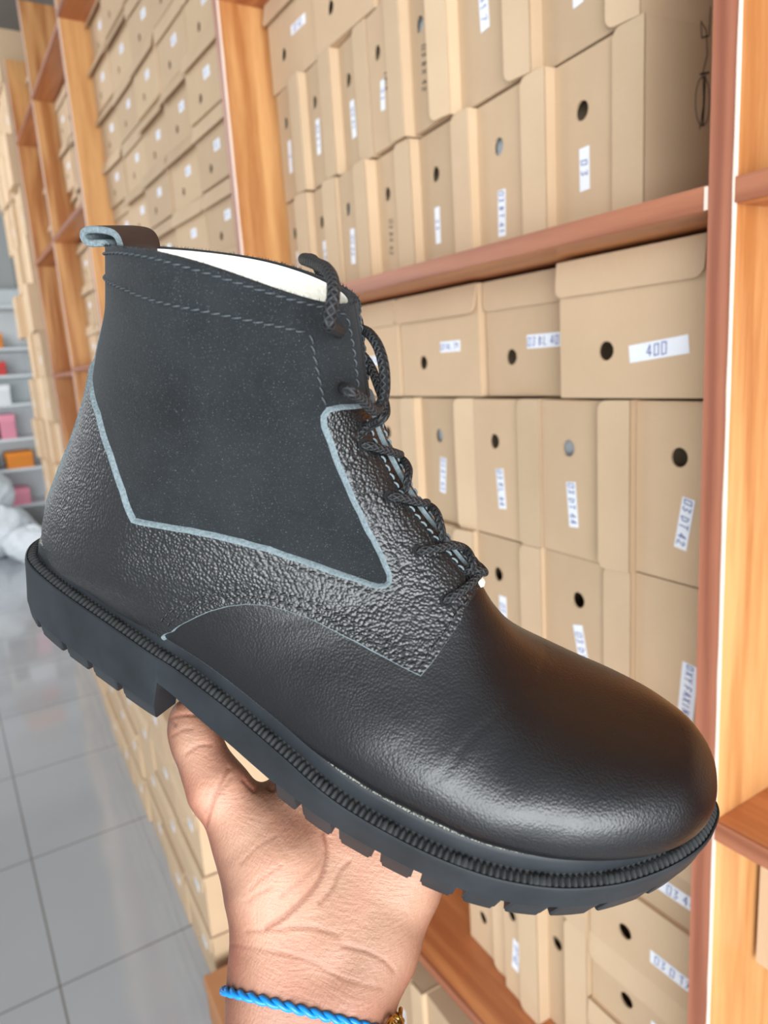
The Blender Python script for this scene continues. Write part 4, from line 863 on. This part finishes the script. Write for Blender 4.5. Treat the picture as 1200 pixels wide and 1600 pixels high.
# one subdivision so that creases can be pressed in
sb = hand.modifiers.new('s', 'SUBSURF'); sb.levels = 1; sb.render_levels = 1
dg = bpy.context.evaluated_depsgraph_get(); me2 = bpy.data.meshes.new_from_object(hand.evaluated_get(dg)); hand.modifiers.clear(); hand.data = me2; me2.name = 'person'
nV = len(me2.vertices); co = np.empty(nV*3, np.float32); me2.vertices.foreach_get('co', co); co = co.reshape(-1, 3).astype(float)*1000
no = np.empty(nV*3, np.float32); me2.vertices.foreach_get('normal', no); no = no.reshape(-1, 3).astype(float)
CREASES = [(1.1, 1.0, [(171.2, 46.8, -17.6), (175.6, 52.7, -19.9), (177.3, 60.3, -24.5), (175.2, 68.4, -28.2), (170.5, 77.3, -32.2), (166.0, 84.4, -32.7)]), (0.9, 0.8, [(127.6, 53.6, 1.5), (126.8, 57.0, -4.8), (127.6, 63.6, -6.9), (128.8, 69.5, -14.7)]), (0.8, 0.5, [(126.1, 66.5, -12.1), (129.2, 61.2, -3.0), (131.5, 57.9, 2.4)]), (0.9, 0.7, [(91.4, 45.5, 1.2), (96.5, 42.3, 4.9), (104.0, 39.5, 6.8)]), (0.8, 0.6, [(106.1, 50.7, -4.9), (110.0, 47.6, -0.8), (114.8, 45.7, 0.8)]), (0.8, 0.5, [(98.2, 49.9, 0.4), (101.6, 47.4, 3.7), (105.2, 45.9, 5.0)]), (0.9, 0.45, [(159.6, 87.2, -35.2), (169.8, 84.6, -30.4), (180.6, 80.3, -27.1), (192.4, 76.1, -29.2)]), (0.8, 0.5, [(194.9, 77.3, -32.7), (203.2, 73.9, -34.5), (211.1, 70.9, -39.2), (216.4, 67.9, -47.2)]), (0.8, 0.3, [(155.6, 90.9, -40.7), (170.1, 88.2, -37.8), (184.7, 85.4, -37.1), (200.1, 81.5, -43.5), (214.7, 71.7, -54.0)]), (0.8, 0.4, [(166.8, 74.8, -25.6), (171.2, 68.2, -21.4), (174.7, 58.4, -19.6), (174.7, 50.5, -15.2)]), (0.7, 0.35, [(153.5, 74.9, -30.6), (156.6, 71.4, -25.2), (162.1, 67.3, -19.7)]), (0.7, 0.35, [(146.9, 72.5, -22.6), (150.6, 68.2, -15.8), (156.0, 63.9, -9.9)]), (0.7, 0.35, [(154.0, 77.1, -35.3), (156.5, 74.8, -31.9), (161.3, 71.6, -27.7)]), (1.1, 0.8, [(145.5, 41.0, -5.0), (144.5, 44.3, -11.0), (135.7, 43.6, -5.3)]), (0.9, 0.6, [(184.8, 51.3, -21.6), (183.2, 57.5, -21.8), (183.3, 63.8, -22.9), (180.6, 67.7, -29.4)])]
from mathutils.bvhtree import BVHTree
bv0 = BVHTree.FromPolygons([tuple(p) for p in co], [tuple(p.vertices) for p in me2.polygons]); eye_side = Vector((214.5, 248.4, 232.6))
def on_skin(p):
    h_ = bv0.ray_cast(eye_side, (Vector(p)-eye_side).normalized()); return tuple(h_[0]) if h_[0] is not None else tuple(bv0.find_nearest(Vector(p))[0])
amount = np.zeros(nV); front = no @ np.array([.21, .87, .44])
for w_, dep, pl in CREASES:
    c_ = np.array([on_skin(p) for p in catmull(pl, 6)]); d2 = np.full(nV, 1e9)
    for a, b in zip(c_[:-1], c_[1:]):
        d = b-a; h = np.clip(((co-a)@d)/max(d@d, 1e-9), 0, 1); q = co-a-h[:, None]*d
        d2 = np.minimum(d2, (q**2).sum(1))
    amount = np.maximum(amount, dep*np.exp(-d2/(w_*w_))*np.clip(front*3+.6, 0, 1))
co2 = co-no*(amount*.75)[:, None]
me2.vertices.foreach_set('co', (co2/1000).astype(np.float32).ravel())
at_ = me2.attributes.new('crease', 'FLOAT', 'POINT'); at_.data.foreach_set('value', amount.astype(np.float32))
# palm side is paler than the back of the hand: a true skin marking, stored per point
palmness = np.clip((no @ np.array([.32, .72, .62])-.35)/.55, 0, 1)**1.3
# keep the forearm as dark as the back of the hand
fa = np.clip(((co-np.array([188, 78, -66]))@np.array([.5, .62, -.6])+24)/34, 0, 1)
tip = np.clip(((co-np.array([120, 45, -17]))@np.array([-.85, -.3, .43]))/40, 0, 1)*(co[:, 0] < 135)
palmness = palmness*(1-.55*fa)*(1-.55*tip)
at_ = me2.attributes.new('palm', 'FLOAT', 'POINT'); at_.data.foreach_set('value', palmness.astype(np.float32))
me2.polygons.foreach_set('use_smooth', [True]*len(me2.polygons))
k = NT('brown_skin'); v = k.coord('Object')
pal = k.n('ShaderNodeAttribute', attribute_name='palm').outputs[2]; cr = k.n('ShaderNodeAttribute', attribute_name='crease').outputs[2]
c1 = k.mix(k.noise(v, 45, 4), sl((104, 64, 47)), sl((130, 84, 63))); c2 = k.mix(k.noise(v, 38, 5, .6), sl((160, 118, 95)), sl((190, 149, 125)))
c_ = k.mix(pal, c1, c2); c_ = k.mix(k.math('MULTIPLY', cr, .55), c_, sl((112, 62, 46)))
red = k.noise(v, 30, 2); c_ = k.mix(k.math('MULTIPLY', k.math('SUBTRACT', red, .45), .7), c_, sl((196, 112, 92)))
k.set('Base Color', c_); k.set('Roughness', .48); k.set('Specular IOR Level', .4); k.set('Subsurface Weight', .12); k.set('Subsurface Radius', (.006, .002, .001)); k.set('Subsurface Scale', .5)
l1 = k.noise(k.coord('Object', (240, 240, 1500), (0, .9, .4)), 1, 3, .6); l2 = k.noise(k.coord('Object', (1100, 300, 500), (.3, -.6, .2)), 1, 3, .6)
nr = k.bump(l1, .55, .0006); nr = k.bump(l2, .5, .0006, nr); nr = k.bump(k.noise(v, 1800, 2), .15, .0003, nr); k.set('Normal', nr)
me2.materials.clear(); me2.materials.append(k.m)
tag(hand, 'left hand and wrist, palm towards us, holding the boot by its sole', 'person')

# --- bracelets: a ring is pressed onto the forearm by casting towards its axis
from mathutils.bvhtree import BVHTree
bv = BVHTree.FromPolygons([tuple(p) for p in (co2/1000)], [tuple(p.vertices) for p in me2.polygons])
def wrist_ring(center, axis, n=220, off=.001):
    c = Vector(center)/1000; ax = Vector(axis).normalized(); a = ax.orthogonal().normalized(); b = ax.cross(a); o = []
    for i in range(n):
        th_ = 2*math.pi*i/n; d = a*math.cos(th_)+b*math.sin(th_); hit = bv.ray_cast(c+d*.09, -d)
        if hit[0] is not None: o.append(hit[0]+d*off)
    return o, ax
def cord_mesh(ring, ax, r=.0008, strands=2, pitch=.010):
    mb = MB(); n = len(ring); s = [0]
    for i in range(1, n): s.append(s[-1]+(ring[i]-ring[i-1]).length)
    tot = s[-1]+(ring[0]-ring[-1]).length; turns = max(1, round(tot/pitch)); cen = sum(ring, Vector())/n
    for q in range(strands):
        pts = []
        for i in range(n+1):
            p = ring[i % n]; f = (s[i] if i < n else tot)/tot; rad = (p-cen); rad = (rad-ax*rad.dot(ax)).normalized(); ph_ = f*turns*2*math.pi+q*2*math.pi/strands
            pts.append(p+(rad*math.cos(ph_)+ax*math.sin(ph_))*r)
        mb.tube([tuple(x) for x in pts], r*1.3, 8, cap=False)
    return mb
ring, ax = wrist_ring((188, 83, -72), (-.19, -.855, .48), off=.0007)
k = NT('shiny_blue_cord'); k.set('Base Color', sl((20, 130, 205))); k.set('Roughness', .32); M['cord'] = k.m
o = cord_mesh(ring, ax).build('bracelet', M['cord'], smooth=True); o.matrix_world = BW; tag(o, 'twisted bright blue plastic cord worn around the wrist', 'bracelet')
ring, ax = wrist_ring((197, 91, -83.7), (.70, .55, -.46), off=.0022, n=160)
M['gold'] = flat('gold_links', sl((196, 160, 88)), .3, .5, 1.0)
wr = empty('chain_bracelet', (0, 0, 0), 'gold-coloured chain bracelet low on the wrist, just showing at the bottom edge', 'bracelet'); wr.matrix_world = BW
pr_ = None; tot = 0; cen = sum(ring, Vector())/len(ring)
nl = 38; step = len(ring)/nl
lm = None
for i in range(nl):
    p = ring[int(i*step) % len(ring)]; p2 = ring[int((i+.5)*step) % len(ring)]; tgn = (p2-p).normalized(); rad = (p-cen); rad = (rad-ax*rad.dot(ax)).normalized()
    if lm is None:
        mb = MB(); pts = [(math.cos(t_)*.0036, math.sin(t_)*.0026, 0) for t_ in np.linspace(0, 2*math.pi, 20)]; mb.tube(pts, .0009, 8, cap=False); lm = mb.mesh('link', M['gold'], True)
    l_ = bpy.data.objects.new('link', lm); COL.objects.link(l_); l_.parent = wr; sd_ = tgn.cross(rad); tw = .5 if i % 2 else -.5
    z_ = (rad*math.cos(tw)+sd_*math.sin(tw)).normalized(); y_ = z_.cross(tgn).normalized(); x_ = y_.cross(z_)
    l_.matrix_local = Matrix(((x_.x, y_.x, z_.x, p.x), (x_.y, y_.y, z_.y, p.y), (x_.z, y_.z, z_.z, p.z), (0, 0, 0, 1)))
